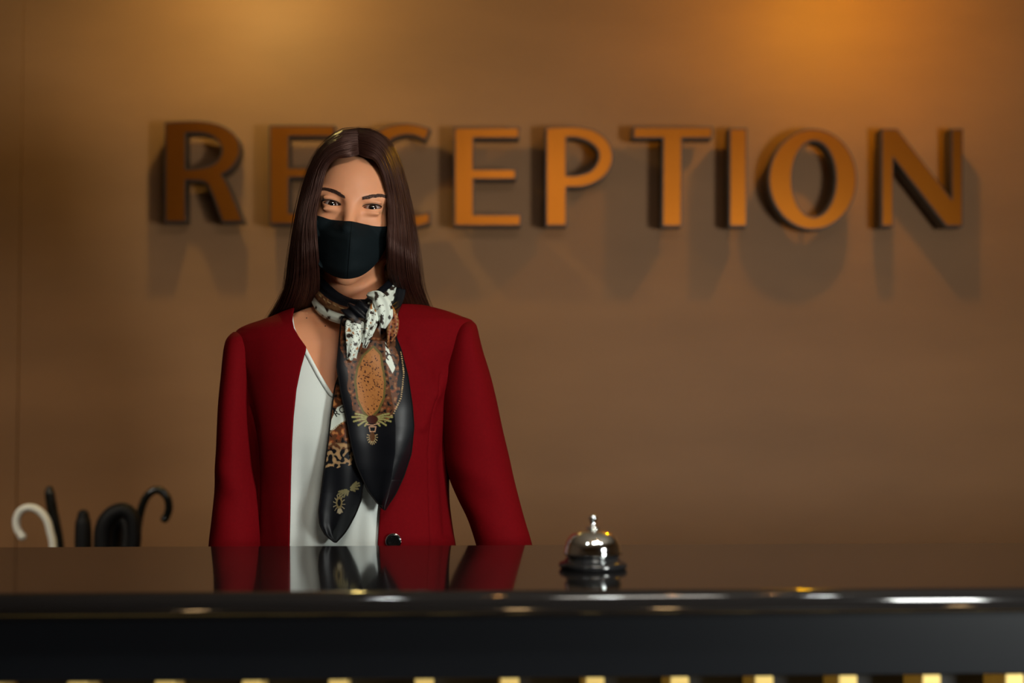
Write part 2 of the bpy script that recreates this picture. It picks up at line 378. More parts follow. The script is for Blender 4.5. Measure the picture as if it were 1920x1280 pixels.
# ================================================================== umbrellas in their stand
UY = 3.20
sx = P(150, 1100, UY)[0]
t = thing('umbrella_stand', 'dark metal umbrella stand against the wall holding the umbrellas', 'umbrella stand', (sx, UY, 0))
def ring(x0, x1, y0, y1, z, r=0.006):
    return tube([(x0,y0,z),(x1,y0,z),(x1,y1,z),(x0,y1,z),(x0,y0,z)], r, 8)
a0, a1, b0, b1 = sx-0.20, sx+0.20, UY-0.14, UY+0.14
obj('frame', *join([ring(a0,a1,b0,b1,0.60), ring(a0,a1,b0,b1,0.30)]+[tube([(x,y,0.02),(x,y,0.60)], 0.007, 8) for x in (a0,a1) for y in (b0,b1)]), M['steel'], t)
obj('drip_tray', *box(a0-0.01, a1+0.01, b0-0.01, b1+0.01, 0.0, 0.025), M['steel'], t, smooth=False)
def umbrella(handle_px, Y, r, hm, label, foot_dx=0.0, ytwist=0.0, flat=None, rads=None, tip=None):
    """handle_px: pixel polyline from where the shaft leaves the desk edge up and round"""
    pts = crom([P(x, y, Y+ytwist*i/(len(handle_px)-1)) for i, (x, y) in enumerate(handle_px)], 40)
    base = pts[0]; foot = np.array([base[0]+foot_dx, Y, 0.03])
    g = 'umbrellas in the stand by the wall'
    t = thing('umbrella', label, 'umbrella', foot, g)
    d = (foot-base)
    low = base+d*0.10
    rr = np.full(41, r) if rads is None else np.interp(np.linspace(0, 1, 41), np.linspace(0, 1, len(rads)), rads)
    obj('handle', *tube(np.vstack([low, pts]), rr, 14, flat=flat, up=(0, 1, 0)), hm, t)
    obj('end_cap', *lathe([(0,-rr[-1]*0.9)]+[(rr[-1]*1.08*math.cos(a), rr[-1]*1.08*math.sin(a)) for a in np.linspace(-1.2,1.2,8)]+[(0, rr[-1]*1.1)], pts[-1], 14), hm, t)
    cn = [low+d*k for k in (0.0, 0.05, 0.15, 0.4, 0.7, 0.82)]
    obj('canopy', *tube(cn, [0.010, 0.014, 0.019, 0.018, 0.014, 0.007], 16), M['umb_cloth'], t)
    obj('shaft', *tube([low, foot], 0.004, 8), M['steel'], t)
umbrella([(101,1060),(99,1018),(95,1000),(88,975),(73,957),(55,951),(39,957),(31,972),(32,990),(41,1005)], 3.16, 0.0088, M['white_handle'], 'white curved umbrella handle at the far left of the stand', 0.04, flat=0.95)
umbrella([(113,1060),(109,1015),(103,980),(97,950),(93,925),(93,918)], 3.24, 0.011, M['black_handle'], 'slim glossy black straight umbrella handle leaning behind the white one', 0.02, rads=[0.012,0.012,0.012,0.0115,0.012,0.011,0.008])
umbrella([(156,1060),(156,1010),(156,985),(156,966)], 3.20, 0.018, M['black_rubber'], 'short thick black rounded umbrella grip in the middle of the stand', 0.0, rads=[0.0185,0.0185,0.0185,0.018,0.0165,0.012])
umbrella([(195,1060),(192,1018),(196,985),(212,963),(233,957),(248,972),(252,1005),(250,1030)], 3.12, 0.017, M['black_rubber'], 'thick black arched umbrella handle just left of the tallest hook', 0.02, rads=[0.019,0.019,0.019,0.0175,0.016,0.015,0.014])
umbrella([(214,1060),(212,1018),(214,990),(224,972),(236,975),(240,995),(238,1025)], 3.27, 0.016, M['black_rubber'], 'black curved umbrella handle inside the arch of the thick one', 0.0, ytwist=-0.05, rads=[0.018,0.018,0.018,0.016,0.014])
umbrella([(252,1060),(256,1018),(259,985),(266,950),(278,927),(296,918),(312,930),(317,950),(313,966),(309,972)], 3.20, 0.0088, M['black_handle'], 'tall glossy black hook handle at the right end of the stand', -0.03, flat=1.0)

# ================================================================== implicit surfaces
def spaced(*segs):
    out = []
    for a, b, h in segs:
        n = max(1, int(round((b-a)/h))); out += list(np.linspace(a, b, n, endpoint=False))
    out.append(segs[-1][1]); return np.array(out, dtype=np.float32)
class Field:
    def __init__(s, xs, ys, zs):
        s.x, s.y, s.z = xs, ys, zs; s.F = np.full((len(xs), len(ys), len(zs)), 0.5, dtype=np.float32)
    def sl(s, lo, hi):
        r = []
        for ax, a, b in ((s.x, lo[0], hi[0]), (s.y, lo[1], hi[1]), (s.z, lo[2], hi[2])):
            i = max(0, np.searchsorted(ax, a)-1); j = min(len(ax), np.searchsorted(ax, b)+1); r.append(slice(i, j))
        return tuple(r)
    def add(s, fn, lo, hi, k=0.01, op='u'):
        sl = s.sl(lo, hi)
        X = s.x[sl[0]][:, None, None]; Y = s.y[sl[1]][None, :, None]; Z = s.z[sl[2]][None, None, :]
        g = np.asarray(fn(X, Y, Z), dtype=np.float32); f = s.F[sl]
        if op == 'u':
            h = np.clip(0.5+0.5*(f-g)/k, 0, 1); s.F[sl] = f*(1-h)+g*h-k*h*(1-h)
        else:
            g = -g; h = np.clip(0.5-0.5*(f-g)/k, 0, 1); s.F[sl] = f*(1-h)+g*h+k*h*(1-h)
    def mesh(s):
        F = s.F; neg = F < 0; nx, ny, nz = F.shape
        cnt = np.zeros((nx-1, ny-1, nz-1), dtype=np.int8)
        for a in (0, 1):
            for b in (0, 1):
                for c_ in (0, 1): cnt += neg[a:nx-1+a, b:ny-1+b, c_:nz-1+c_]
        cells = np.argwhere((cnt > 0) & (cnt < 8)); idx = -np.ones(cnt.shape, dtype=np.int64)
        idx[tuple(cells.T)] = np.arange(len(cells))
        acc = np.zeros((len(cells), 3)); num = np.zeros(len(cells))
        ax = (s.x.astype(float), s.y.astype(float), s.z.astype(float))
        co = [np.array(q) for q in ((0,0,0),(1,0,0),(0,1,0),(1,1,0),(0,0,1),(1,0,1),(0,1,1),(1,1,1))]
        ed = [(0,1),(2,3),(4,5),(6,7),(0,2),(1,3),(4,6),(5,7),(0,4),(1,5),(2,6),(3,7)]
        for a, b in ed:
            A = cells+co[a]; B = cells+co[b]; fa = F[tuple(A.T)].astype(float); fb = F[tuple(B.T)].astype(float)
            m = (fa < 0) != (fb < 0); tt = np.where(m, fa/(fa-fb+1e-20), 0)
            for d in range(3):
                pa = ax[d][A[:, d]]; pb = ax[d][B[:, d]]; acc[:, d] += np.where(m, pa+(pb-pa)*tt, 0)
            num += m
        V = acc/num[:, None]; Q = []
        for d in range(3):
            lo = [slice(1, -1)]*3; lo[d] = slice(0, F.shape[d]-1); hi = [slice(1, -1)]*3; hi[d] = slice(1, F.shape[d])
            ch = neg[tuple(lo)] != neg[tuple(hi)]; e = np.argwhere(ch); sg = neg[tuple(lo)][tuple(e.T)]
            e = e+np.array([0 if k == d else 1 for k in range(3)])
            u, v = [k for k in range(3) if k != d]
            def cell(du, dv):
                q = e.copy(); q[:, u] -= du; q[:, v] -= dv; return idx[tuple(q.T)]
            q = np.stack([cell(1, 1), cell(0, 1), cell(0, 0), cell(1, 0)], 1)
            flip = (sg != (d != 1)); q[flip] = q[flip][:, ::-1]
            Q.append(q)
        return V, np.concatenate(Q)
def f_ell(c0, r, M_=None):
    def fn(X, Y, Z):
        x, y, z = X-c0[0], Y-c0[1], Z-c0[2]
        k0 = np.sqrt((x/r[0])**2+(y/r[1])**2+(z/r[2])**2); k1 = np.sqrt((x/r[0]**2)**2+(y/r[1]**2)**2+(z/r[2]**2)**2)+1e-9
        return k0*(k0-1)/k1
    return fn
def f_cap(a, b, ra, rb=None):
    a = np.array(a, float); b = np.array(b, float); rb = ra if rb is None else rb; d = b-a; L = float(np.dot(d, d))
    def fn(X, Y, Z):
        x, y, z = X-a[0], Y-a[1], Z-a[2]; h = np.clip((x*d[0]+y*d[1]+z*d[2])/L, 0, 1)
        return np.sqrt((x-d[0]*h)**2+(y-d[1]*h)**2+(z-d[2]*h)**2)-(ra+(rb-ra)*h)
    return fn
def bb(a, b, r): a = np.array(a); b = np.array(b); return np.minimum(a, b)-r, np.maximum(a, b)+r

# ================================================================== torso outline shared by body, blouse and jacket
TY = 2.30
TR = np.array([
 (560,620,728,.042),(568,604,745,.048),(574,562,790,.053),(580,548,818,.057),(588,530,845,.062),(596,512,862,.067),(604,490,876,.073),(612,470,875,.079),
 (622,456,873,.085),(634,452,869,.091),(650,456,863,.097),(680,461,849,.106),(720,463,837,.114),(770,463,833,.120),(810,466,833,.120),(860,471,835,.114),
 (920,478,838,.106),(1015,486,850,.104),(1100,478,866,.110),(1200,468,876,.116),(1320,470,874,.112)], float)
TZ = np.array([P(660, r[0], TY)[2] for r in TR]); TXL = np.array([P(r[1], r[0], TY)[0] for r in TR]); TXR = np.array([P(r[2], r[0], TY)[0] for r in TR]); TB = TR[:, 3]
def torso(z):
    z = np.asarray(z, float)
    xl = pinterp(-z, -TZ, TXL); xr = pinterp(-z, -TZ, TXR); b = pinterp(-z, -TZ, TB)
    return (xl+xr)/2, (xr-xl)/2, b
NEXP = 2.35
def tpoint(z, th, off=0.0):
    """point on the torso surface at height z, angle th (th=-pi/2 front)"""
    cx, a, b = torso(z)
    ct, st = np.cos(th), np.sin(th)
    x = np.sign(ct)*np.abs(ct)**(2/NEXP)*(a+off); y = np.sign(st)*np.abs(st)**(2/NEXP)*(b+off)
    return np.stack([cx+x, TY+y, z+0*x], -1)
def th_at_px(z, px, off=0.0):
    """front angle where the torso surface at height z projects on pixel column px"""
    cx, a, b = torso(z); Y = TY-b*0.8
    for _ in range(6):
        d = CR @ np.array([(px-960)/FPX, 0, -1.0]); d2 = CR @ np.array([(px-960)/FPX, -(float(np.clip(1000, 0, 1)) )/FPX, -1.0])
        x = d[0]/d[1]*Y
        u = float(np.clip((x-cx)/(a+off), -1, 1)); c_ = math.copysign(abs(u)**(NEXP/2), u)
        th = -math.acos(max(-1, min(1, c_)))
        Y = float(tpoint(np.array(z), np.array(th), off)[1])
    return th
def front_y(px, py, off=0.0):
    z = P(px, py, TY-0.1)[2]
    for _ in range(4):
        th = th_at_px(z, px, off); Y = float(tpoint(np.array(z), np.array(th), off)[1]); z = P(px, py, Y)[2]
    return Y

# ================================================================== the woman: body
HO = P(660.5, 386.5, 2.215); ROLL = math.radians(5.2)
cr_, sr_ = math.cos(ROLL), math.sin(ROLL)
def H(p):  # head-local to world
    x, y, z = p; return np.array([HO[0]+x*cr_+z*sr_, HO[1]+y, HO[2]-x*sr_+z*cr_])
def hl(fn):
    def g(X, Y, Z):
        dx, dz = X-HO[0], Z-HO[2]
        return fn(dx*cr_-dz*sr_, Y-HO[1], dx*sr_+dz*cr_)
    return g
pc = P(660, 1018, TY)
person = thing('person', 'woman in a red jacket, black face mask and patterned scarf standing behind the desk', 'person', (pc[0], TY, 0))
hx, hz = HO[0], HO[2]
WR = {}
WR['L'] = [P(447, 668, 2.295), P(442, 930, 2.275), P(425, 1240, 2.205)]
WR['R'] = [P(872, 652, 2.295), P(914, 930, 2.275), P(988, 1240, 2.205)]
hxL, hxR = WR['L'][2][0], WR['R'][2][0]
xs = spaced((hxL-0.14, hxL-0.07, 0.012), (hxL-0.07, hxL+0.05, 0.004), (hxL+0.05, hx-0.07, 0.008), (hx-0.07, hx+0.07, 0.00115), (hx+0.07, hxR-0.05, 0.008), (hxR-0.05, hxR+0.07, 0.004), (hxR+0.07, hxR+0.14, 0.012))
ys = spaced((2.0, 2.08, 0.006), (2.08, 2.165, 0.005), (2.165, 2.235, 0.0012), (2.235, 2.44, 0.005), (2.44, 2.56, 0.01))
zs = spaced((-0.02, 0.12, 0.008), (0.12, 0.83, 0.02), (0.83, 0.92, 0.004), (0.92, 1.26, 0.012), (1.26, hz-0.11, 0.004), (hz-0.11, hz-0.02, 0.0022), (hz-0.02, hz+0.024, 0.0009), (hz+0.024, hz+0.13, 0.0025))
G = Field(xs, ys, zs)
HLO = (hx-0.11, 2.10, hz-0.17); HHI = (hx+0.11, 2.45, hz+0.14)
def hp(fn, k=0.012, op='u', lo=HLO, hi=HHI): G.add(hl(fn), lo, hi, k, op)
hp(f_ell((0, .082, .026), (.073, .094, .079)))
hp(f_ell((0, .048, .012), (.060, .067, .080)), .02)
hp(f_ell((0, .046, -.050), (.050, .052, .064)), .02)
hp(f_cap((-.046, .062, -.062), (-.006, .004, -.108), .014, .012), .02); hp(f_cap((.046, .062, -.062), (.006, .004, -.108), .014, .012), .02)
for sg in (-1, 1):
    hp(f_ell((sg*.038, .012, -.030), (.019, .017, .018)), .018)
    hp(f_cap((sg*.012, -.008, .0165), (sg*.046, .004, .0175), .0085, .007), .012)
    hp(f_ell((sg*.074, .078, -.012), (.008, .018, .032)), .006)
hp(f_cap((0, -.006, .018), (0, -.028, -.036), .0075, .0095), .013)
hp(f_ell((0, -.033, -.042), (.011, .012, .010)), .008)
for sg in (-1, 1): hp(f_ell((sg*.012, -.024, -.045), (.0075, .010, .0075)), .006)
hp(f_cap((-.018, -.012, -.070), (.018, -.012, -.070), .008), .012)
hp(f_ell((0, -.017, -.067), (.020, .006, .0045)), .004); hp(f_ell((0, -.016, -.076), (.017, .007, .005)), .004)
ER = 0.0125; EYE = [(-.0315, .0015, 0), (.0315, .0015, 0)]
for e in EYE:
    elo = H(e)-0.035; ehi = H(e)+0.035
    hp(f_ell((e[0]*1.02, -.019, .001), (.0175, .0125, .0095)), .010, 's', elo, ehi)
    hp(f_ell(e, (.0160, .0143, .0125)), .0040, 'u', elo, ehi)
    hp(f_ell((e[0]*1.0, -.0085, .0085), (.014, .0050, .0042)), .005, 'u', elo, ehi)     # fold above the lid
    hp(f_ell((e[0]*1.0, -.0095, -.0095), (.0125, .0036, .0028)), .006, 'u', elo, ehi)    # smiling lower lid
    w_, zu, zl = .0150, .0042, -.0029
    def cut(X, Y, Z, e=e):
        x = X-e[0]; tt = np.clip(1-(x/w_)**2, 0, 1); sx_ = x*np.sign(e[0])
        up = zu*tt**0.8+sx_*0.07; dn = zl*tt**0.9+sx_*0.07
        return np.maximum(np.maximum(np.maximum(Z-e[2]-up, dn-(Z-e[2])), np.abs(x)-w_), Y-e[1]+0.003)
    hp(cut, .0008, 's', elo, ehi)
    hp(f_ell(e, (ER-.0007,)*3), .001, 'u', elo, ehi)
# neck and torso
nk0 = H((0, .078, -.06)); nk1 = np.array([P(668, 600, 2.3)[0], 2.302, P(660, 600, 2.3)[2]])
G.add(f_cap(nk0, nk1, .049, .052), *bb(nk0, nk1, .09), 0.018)
def ftor(X, Y, Z):
    z1 = Z.reshape(-1).astype(float); cx, a, b = torso(np.clip(z1, TZ.min(), TZ.max()))
    a = a-.018; b = b-.011; a = np.maximum(a, .02); b = np.maximum(b, .02)
    x = np.abs(X-cx[None, None, :])/a; y = np.abs(Y-TY)/b
    r = (x**NEXP+y**NEXP)**(1/NEXP)
    d = (r-1)*np.minimum(a, b)
    return np.maximum(d, np.maximum(Z-(TZ.max()-.004), 0.86-Z))
G.add(ftor, (hxL-.1, 2.1, 0.84), (hxR+.1, 2.5, TZ.max()+.02), .016)
for sg, ex in ((-1, 560), (1, 790)):   # collar bones
    a_ = P(660+sg*14, 604, 2.236); a_[1] = 2.236; b_ = P(ex, 590, 2.262)
    G.add(f_cap(a_, b_, .0055), *bb(a_, b_, .03), .010)
# arms, hands
for sd in 'LR':
    A, B, W_ = WR[sd]
    G.add(f_cap(A, B, .016, .026), *bb(A, B, .09), .03); G.add(f_cap(B, W_, .026, .021), *bb(B, W_, .08), .02)
    W2 = np.array([W_[0], 2.165, LOW+0.032])
    G.add(f_cap(W_, W2, .023, .021), *bb(W_, W2, .06), .015)
    sg = -1 if sd == 'L' else 1
    pal = np.array([W2[0], 2.118, LOW+0.018])
    G.add(f_ell(pal, (.038, .047, .015)), pal-.08, pal+.08, .012)
    for k, (dx, ln) in enumerate(((-.028, .060), (-.010, .072), (.009, .076), (.027, .068))):
        if sd == 'R': dx = -dx
        dx = -dx
        f0 = pal+np.array([dx, -.034, .0]); f1 = f0+np.array([dx*.25, -ln*.5, .006]); f2 = f0+np.array([dx*.45, -ln*.93, -.008])
        G.add(f_cap(f0, f1, .0088, .008), *bb(f0, f1, .03), .004); G.add(f_cap(f1, f2, .008, .0068), *bb(f1, f2, .03), .003)
    th0 = pal+np.array([-sg*.025, .02, .002]); th1 = th0+np.array([-sg*.030, -.030, 0]); th2 = th1+np.array([-sg*.006, -.028, -.006])
    G.add(f_cap(th0, th1, .012, .010), *bb(th0, th1, .03), .006); G.add(f_cap(th1, th2, .010, .008), *bb(th1, th2, .03), .003)
# hips, legs, feet
cxh = pc[0]
G.add(f_ell((cxh, TY+.005, .90), (.155, .105, .13)), (cxh-.2, 2.1, .7), (cxh+.2, 2.5, 1.1), .03)
for sg in (-1, 1):
    h0 = np.array([cxh+sg*.085, TY, .87]); k0 = np.array([cxh+sg*.10, TY-.01, .47]); a0_ = np.array([cxh+sg*.105, TY+.02, .09])
    G.add(f_cap(h0, k0, .078, .052), *bb(h0, k0, .12), .03); G.add(f_cap(k0, a0_, .050, .034), *bb(k0, a0_, .1), .02)
    G.add(f_ell((a0_[0], TY-.03, .045), (.038, .10, .034)), (a0_[0]-.07, 2.1, -.02), (a0_[0]+.07, 2.5, .12), .02)
V, Q = G.mesh()
body = obj('body', V, Q, M['skin'], person, normals=False)
# consistent outward normals
me = body.data; vol = 0.0
bm = bmesh.new(); bm.from_mesh(me); vol = bm.calc_volume(signed=True)
bmesh.ops.recalc_face_normals(bm, faces=bm.faces); bm.to_mesh(me); bm.free()
BV = BVHTree.FromPolygons([Vector(v) for v in V], [tuple(int(i) for i in q) for q in Q])
CAMP = Vector((0, 0, CAMZ))
def onskin(px, py, lift=0.0006):
    d = Vector(CR @ np.array([(px-960)/FPX, -(py-640)/FPX, -1.0])).normalized()
    h = BV.ray_cast(CAMP, d)
    if h[0] is None: return P(px, py, 2.2)
    return np.array(h[0]-d*lift)

# eyes
for i, e in enumerate(EYE):
    ec = H(e); aim = np.array([0.0, 0, CAMZ])-ec; aim /= np.linalg.norm(aim)
    q = Vector((0, 0, 1)).rotation_difference(Vector(aim)).to_matrix(); q = np.array(q)
    V_ = []; fm = []; F_ = []; nr, nc = 40, 40
    for a in range(nr+1):
        an = math.pi*a/nr; r = ER+(0.0006*max(0, 1-(an/0.5)**2))
        for b in range(nc):
            V_.append(ec+q @ (r*np.array([math.sin(an)*math.cos(2*math.pi*b/nc), math.sin(an)*math.sin(2*math.pi*b/nc), math.cos(an)])))
    F_ = gridfaces(nr+1, nc, True)
    fm = [2 if (k//nc) < 5 else (1 if (k//nc) < 11 else 0) for k in range(len(F_))]
    mats = [M['sclera'], M['iris'], M['pupil']]
    # ring index -> colours: pupil < 0.2 rad, iris < 0.5 rad
    fm = [2 if math.pi*(k//nc+.5)/nr < 0.22 else (1 if math.pi*(k//nc+.5)/nr < 0.56 else 0) for k in range(len(F_))]
    obj('eyeball', V_, F_, mats, person, fmat=fm)
    # lash lines
    parts = []
    sg = np.sign(e[0])
    def lidpt(x, up, rr=.0146):
        tt = max(0, 1-(x/.0150)**2); z = (.0042*tt**0.8 if up else -.0029*tt**0.9)+x*sg*0.07
        pxx, pyy = proj(H((e[0]+x, -0.012, z))); return onskin(pxx, pyy, 0.0008)
    up = [lidpt(x, True)+np.array([0, -.0002, .0006]) for x in np.linspace(-.0148, .0148, 22)]
    parts.append(tube(crom(up, 40), np.interp(np.linspace(0, 1, 40), [0, .5, 1], [.0005, .0010, .0010] if sg > 0 else [.0010, .0010, .0005]), 6))
    dn = [lidpt(x, False)+np.array([0, -.0002, -.0004]) for x in np.linspace(-.0135, .0148, 20)*1.0]
    parts.append(tube(crom(dn, 36), .00038, 5))
    for k in range(26):
        x = -.0135+.0275*k/25; p0 = lidpt(x, True)
        oo = x*sg
        tip = p0+np.array([sg*(0.0012+0.14*max(0, oo)) + x*0.12, -.0045, .0030+.08*max(0, oo)])
        mid = (p0+tip)/2+np.array([0, -.0010, -.0008])
        parts.append(tube(crom([p0, mid, tip], 6), np.linspace(.00028, .00008, 6), 4))
    obj('eyelashes', *join(parts), M['lash'], person)
# eyebrows
BR = [([(599,357),(610,354.5),(624,358),(636,363.5),(648,371)], [1.5, 3.0, 3.9, 4.0, 2.8]),
      ([(678,372.5),(690,369.5),(706,367),(719,367.5),(728,372)], [2.8, 3.8, 3.8, 3.0, 1.4])]
for pts, wd in BR:
    cl = crom([(a, b) for a, b in pts], 60); ww = np.interp(np.linspace(0, 1, 60), np.linspace(0, 1, len(wd)), wd)
    parts = []; left = pts[0][0] < 660
    for k in range(420):
        i = random.randint(1, 58); o_ = random.uniform(-1, 1)*ww[i]*0.95
        x, y = cl[i][0], cl[i][1]+o_
        tdir = cl[min(59, i+1)]-cl[i-1]; tdir = tdir/np.linalg.norm(tdir)*( -1 if left else 1)
        L = random.uniform(4, 7); up = -1.1 if o_ > 0 else 0.3
        p0 = onskin(x, y, .0003); p1 = onskin(x+tdir[0]*L*.5, y+tdir[1]*L*.5+up*.8, .0009); p2 = onskin(x+tdir[0]*L, y+tdir[1]*L+up, .0006)
        parts.append(tube([p0, p1, p2], [.00030, .00028, .00012], 3))
    obj('eyebrow', *join(parts), M['brow'], person)
# two small moles on the chest
for x, y in ((575, 596), (610, 611)):
    p0 = onskin(x, y, 0.0)
    obj('mole', *lathe([(0, -.001)]+[(.0011*math.cos(a), .0011*math.sin(a)) for a in np.linspace(-1, 1, 6)]+[(0, .0011)], p0, 10), M['brow'], person)

# ------------------------------------------------------------------ blouse
BOFF = -0.006
def neck_v(px):
    """pixel height of the blouse neckline at pixel column px"""
    return float(np.interp(px, [500, 549, 552, 560, 576, 600, 622, 632, 650, 690, 730, 745, 790], [588, 590, 612, 634, 655, 700, 736, 744, 722, 665, 610, 588, 586]))
zb = P(660, 1120, TY)[2]
ths = np.concatenate([np.linspace(-math.pi, 0, 261)[:-1], np.linspace(0, math.pi, 60)[:-1]])
NR = 150; V = np.zeros((NR, len(ths), 3))
def bfold(px, py):
    return 0.0022*math.sin(px*0.075+0.4*math.sin(py*0.008))*min(1, max(0, (py-760)/120))+0.0014*math.sin(px*.16+py*.01)*min(1, max(0, (py-820)/150))
for j, th in enumerate(ths):
    zt = None
    zz = np.linspace(zb, TZ[1], 500); pts = tpoint(zz, np.full(500, th), BOFF); pxx, pyy = proj(pts)
    if th < -0.02 and th > -math.pi+0.02:
        lim = np.array([neck_v(q) for q in pxx]); above = np.where(pyy < lim)[0]
        zt = zz[above[0]] if len(above) else zz[-1]
        if len(above) and above[0] > 0:
            i = above[0]; a_ = pyy[i-1]-lim[i-1]; b_ = pyy[i]-lim[i]; zt = zz[i-1]+(zz[i]-zz[i-1])*a_/(a_-b_+1e-9)
    else: zt = P(660, 582, TY)[2]
    zr = np.linspace(zb, zt, NR); pt = tpoint(zr, np.full(NR, th), BOFF)
    if th < 0:
        qx, qy = proj(pt)
        for i in range(NR): pt[i, 1] -= bfold(qx[i], qy[i])
    V[:, j] = pt
blouse = obj('blouse', V.reshape(-1, 3), gridfaces(NR, len(ths), True), M['blouse'], person); solid(blouse, 0.0012, 0)
# folded facing along the neckline
edge = V[-1, [j for j, th in enumerate(ths) if -math.pi+.03 < th < -.03]]
ex, ey = proj(edge); keep = (ex > 545) & (ex < 750)
fac = edge[keep]
band = []
for p in fac: band.append(p+np.array([0, -.0016, 0]))
band = np.array(band); nrm = np.gradient(band, axis=0); nrm /= np.linalg.norm(nrm, axis=1)[:, None]+1e-9
side = np.cross(nrm, np.array([0, -1, 0])); side /= np.linalg.norm(side, axis=1)[:, None]+1e-9
side[side[:, 2] > 0] *= -1
sm = side.copy()
for _ in range(10): sm[1:-1] = (sm[:-2]+sm[1:-1]*2+sm[2:])/4
b2 = band+sm*0.006
for i in range(len(b2)):
    q = proj(b2[i]); b2[i, 1] = front_y(q[0], q[1], BOFF)-.0018
vv = np.stack([band, b2], 1).reshape(-1, 3)
o = obj('neck_facing', vv, gridfaces(len(band), 2), M['blouse'], blouse); solid(o, 0.0012, 0)

# ------------------------------------------------------------------ jacket
SLV = {
'R': [(603,872,880,.014),(608,866,886,.028),(616,860,890,.040),(630,854,895,.050),(657,846,905,.058),(702,836,920,.064),(747,831,931,.066),(800,833,942,.064),(860,839,957,.061),(897,847,965,.059),(935,860,974,.056),(972,875,984,.054),(1017,890,998,.052),(1080,910,1012,.050),(1160,932,1022,.046),(1235,950,1026,.042)],
'L': [(623,444,458,.016),(628,438,463,.030),(634,432,467,.040),(642,427,469,.046),(660,422,472,.054),(700,417,474,.060),(770,410,472,.062),(860,406,474,.061),(927,403,484,.058),(972,399,487,.056),(1015,394,487,.054),(1080,390,478,.050),(1160,388,468,.046),(1235,388,462,.042)]}
SYC = lambda py: np.interp(py, [600, 900, 1015, 1235], [2.295, 2.278, 2.258, 2.205])
SZ = {}
for sd, rows in SLV.items():
    q = [(P(700, r_[0], float(SYC(r_[0])))[2], P(r_[1], r_[0], float(SYC(r_[0])))[0], P(r_[2], r_[0], float(SYC(r_[0])))[0], r_[3], float(SYC(r_[0]))) for r_ in rows]
    SZ[sd] = np.array(q)
def d_sleeve(p, sd):
    a = SZ[sd]; z = p[:, 2]; x0 = np.interp(-z, -a[:, 0], a[:, 1]); x1 = np.interp(-z, -a[:, 0], a[:, 2]); b = np.interp(-z, -a[:, 0], a[:, 3]); yc = np.interp(-z, -a[:, 0], a[:, 4])
    ra = (x1-x0)/2; r_ = ((np.abs(p[:, 0]-(x0+x1)/2)/ra)**2.2+(np.abs(p[:, 1]-yc)/b)**2.2)**(1/2.2)
    return np.maximum((r_-1)*np.minimum(ra, b), (z-a[0, 0]))
def d_torso(p):
    cx, a, b = torso(np.clip(p[:, 2], TZ.min(), TZ.max())); r_ = ((np.abs(p[:, 0]-cx)/a)**NEXP+(np.abs(p[:, 1]-TY)/b)**NEXP)**(1/NEXP)
    return (r_-1)*np.minimum(a, b)
def fillet(d, k=0.030): return k/4*np.clip(1-np.abs(d)/k, 0, 1)**2
ztop, zbot = P(660, 575, TY)[2], P(660, 1190, TY)[2]
def edgeL(py): return float(np.interp(py, [574, 590, 600, 615, 632, 650, 656, 690, 730, 780, 830, 900, 1018, 1200], [552, 549, 548, 551, 561, 574, 574, 565, 557, 552, 549, 547, 546, 540]))
def edgeR(py): return float(np.interp(py, [574, 590, 620, 700, 800, 900, 960, 1018, 1200], [752, 746, 744, 742, 735, 722, 714, 710, 712]))
pys = np.concatenate([np.linspace(575, 660, 90)[:-1], np.linspace(660, 1190, 190)])
NCOL = 360; V = np.zeros((len(pys), NCOL, 3))
def seg_d(px, py, pl):
    """distance in px to a polyline"""
    best = 1e9
    for (ax_, ay), (bx_, by_) in zip(pl[:-1], pl[1:]):
        dx, dy = bx_-ax_, by_-ay; tt = np.clip(((px-ax_)*dx+(py-ay)*dy)/(dx*dx+dy*dy), 0, 1)
        best = np.minimum(best, np.hypot(px-ax_-dx*tt, py-ay-dy*tt))
    return best
SEAMS = [[(822,700),(806,775),(801,850),(806,1018),(812,1190)], [(470,760),(486,840),(492,1018),(490,1190)]]
for i, py in enumerate(pys):
    z = P(660, py, TY)[2]
    # true pixel height of the front at this z differs a little: solve edges with z's front projection
    thm = th_at_px(z, 560); fy = proj(tpoint(np.array(z), np.array(thm), 0))[1]
    tl = th_at_px(z, edgeL(fy)); tr_ = th_at_px(z, edgeR(fy))
    # go left from tl backwards around (decreasing angle) to tr
    start = tl; end = tr_-2*math.pi
    u = np.linspace(0, 1, NCOL); u = u+0.09*np.sin(2*math.pi*u)*-1*0.0
    th = start+(end-start)*u
    pt = tpoint(np.full(NCOL, z), th, 0.0)
    qx, qy = proj(pt); front = np.sin(th) < 0
    d = np.zeros(NCOL)
    for sm_ in SEAMS: d -= 0.0020*np.exp(-(seg_d(qx, qy, sm_)/1.6)**2)
    nzv = np.array([noise.noise(Vector((p[0]*9, p[1]*9, p[2]*5))) for p in pt])
    d += 0.0035*nzv*np.clip((qy-620)/80, 0, 1)
    # soft folds running from the armpits
    for pl, am in (([(835,700),(812,740),(790,800)], .0045), ([(838,760),(826,860),(836,1000)], -.006), ([(462,700),(478,800),(482,1000)], -.005), ([(700,650),(800,740)], .0), ([(770,640),(800,690),(812,740)], .003)):
        if am: d += am*np.exp(-(seg_d(qx, qy, pl)/9.0)**2)
    d = d*front
    nx = (pt[:, 0]-torso(np.array(z))[0]); nn = np.stack([nx*0.5, pt[:, 1]-TY], 1); nn /= np.linalg.norm(nn, axis=1)[:, None]+1e-9
    d = d+fillet(d_sleeve(pt, 'L'))+fillet(d_sleeve(pt, 'R'))
    pt[:, 0] += nn[:, 0]*d; pt[:, 1] += nn[:, 1]*d
    # the edge lies a touch proud of the blouse
    V[i] = pt
jacket = obj('jacket', V.reshape(-1, 3), gridfaces(len(pys), NCOL), M['jacket'], person); solid(jacket, 0.0032, 0.6)
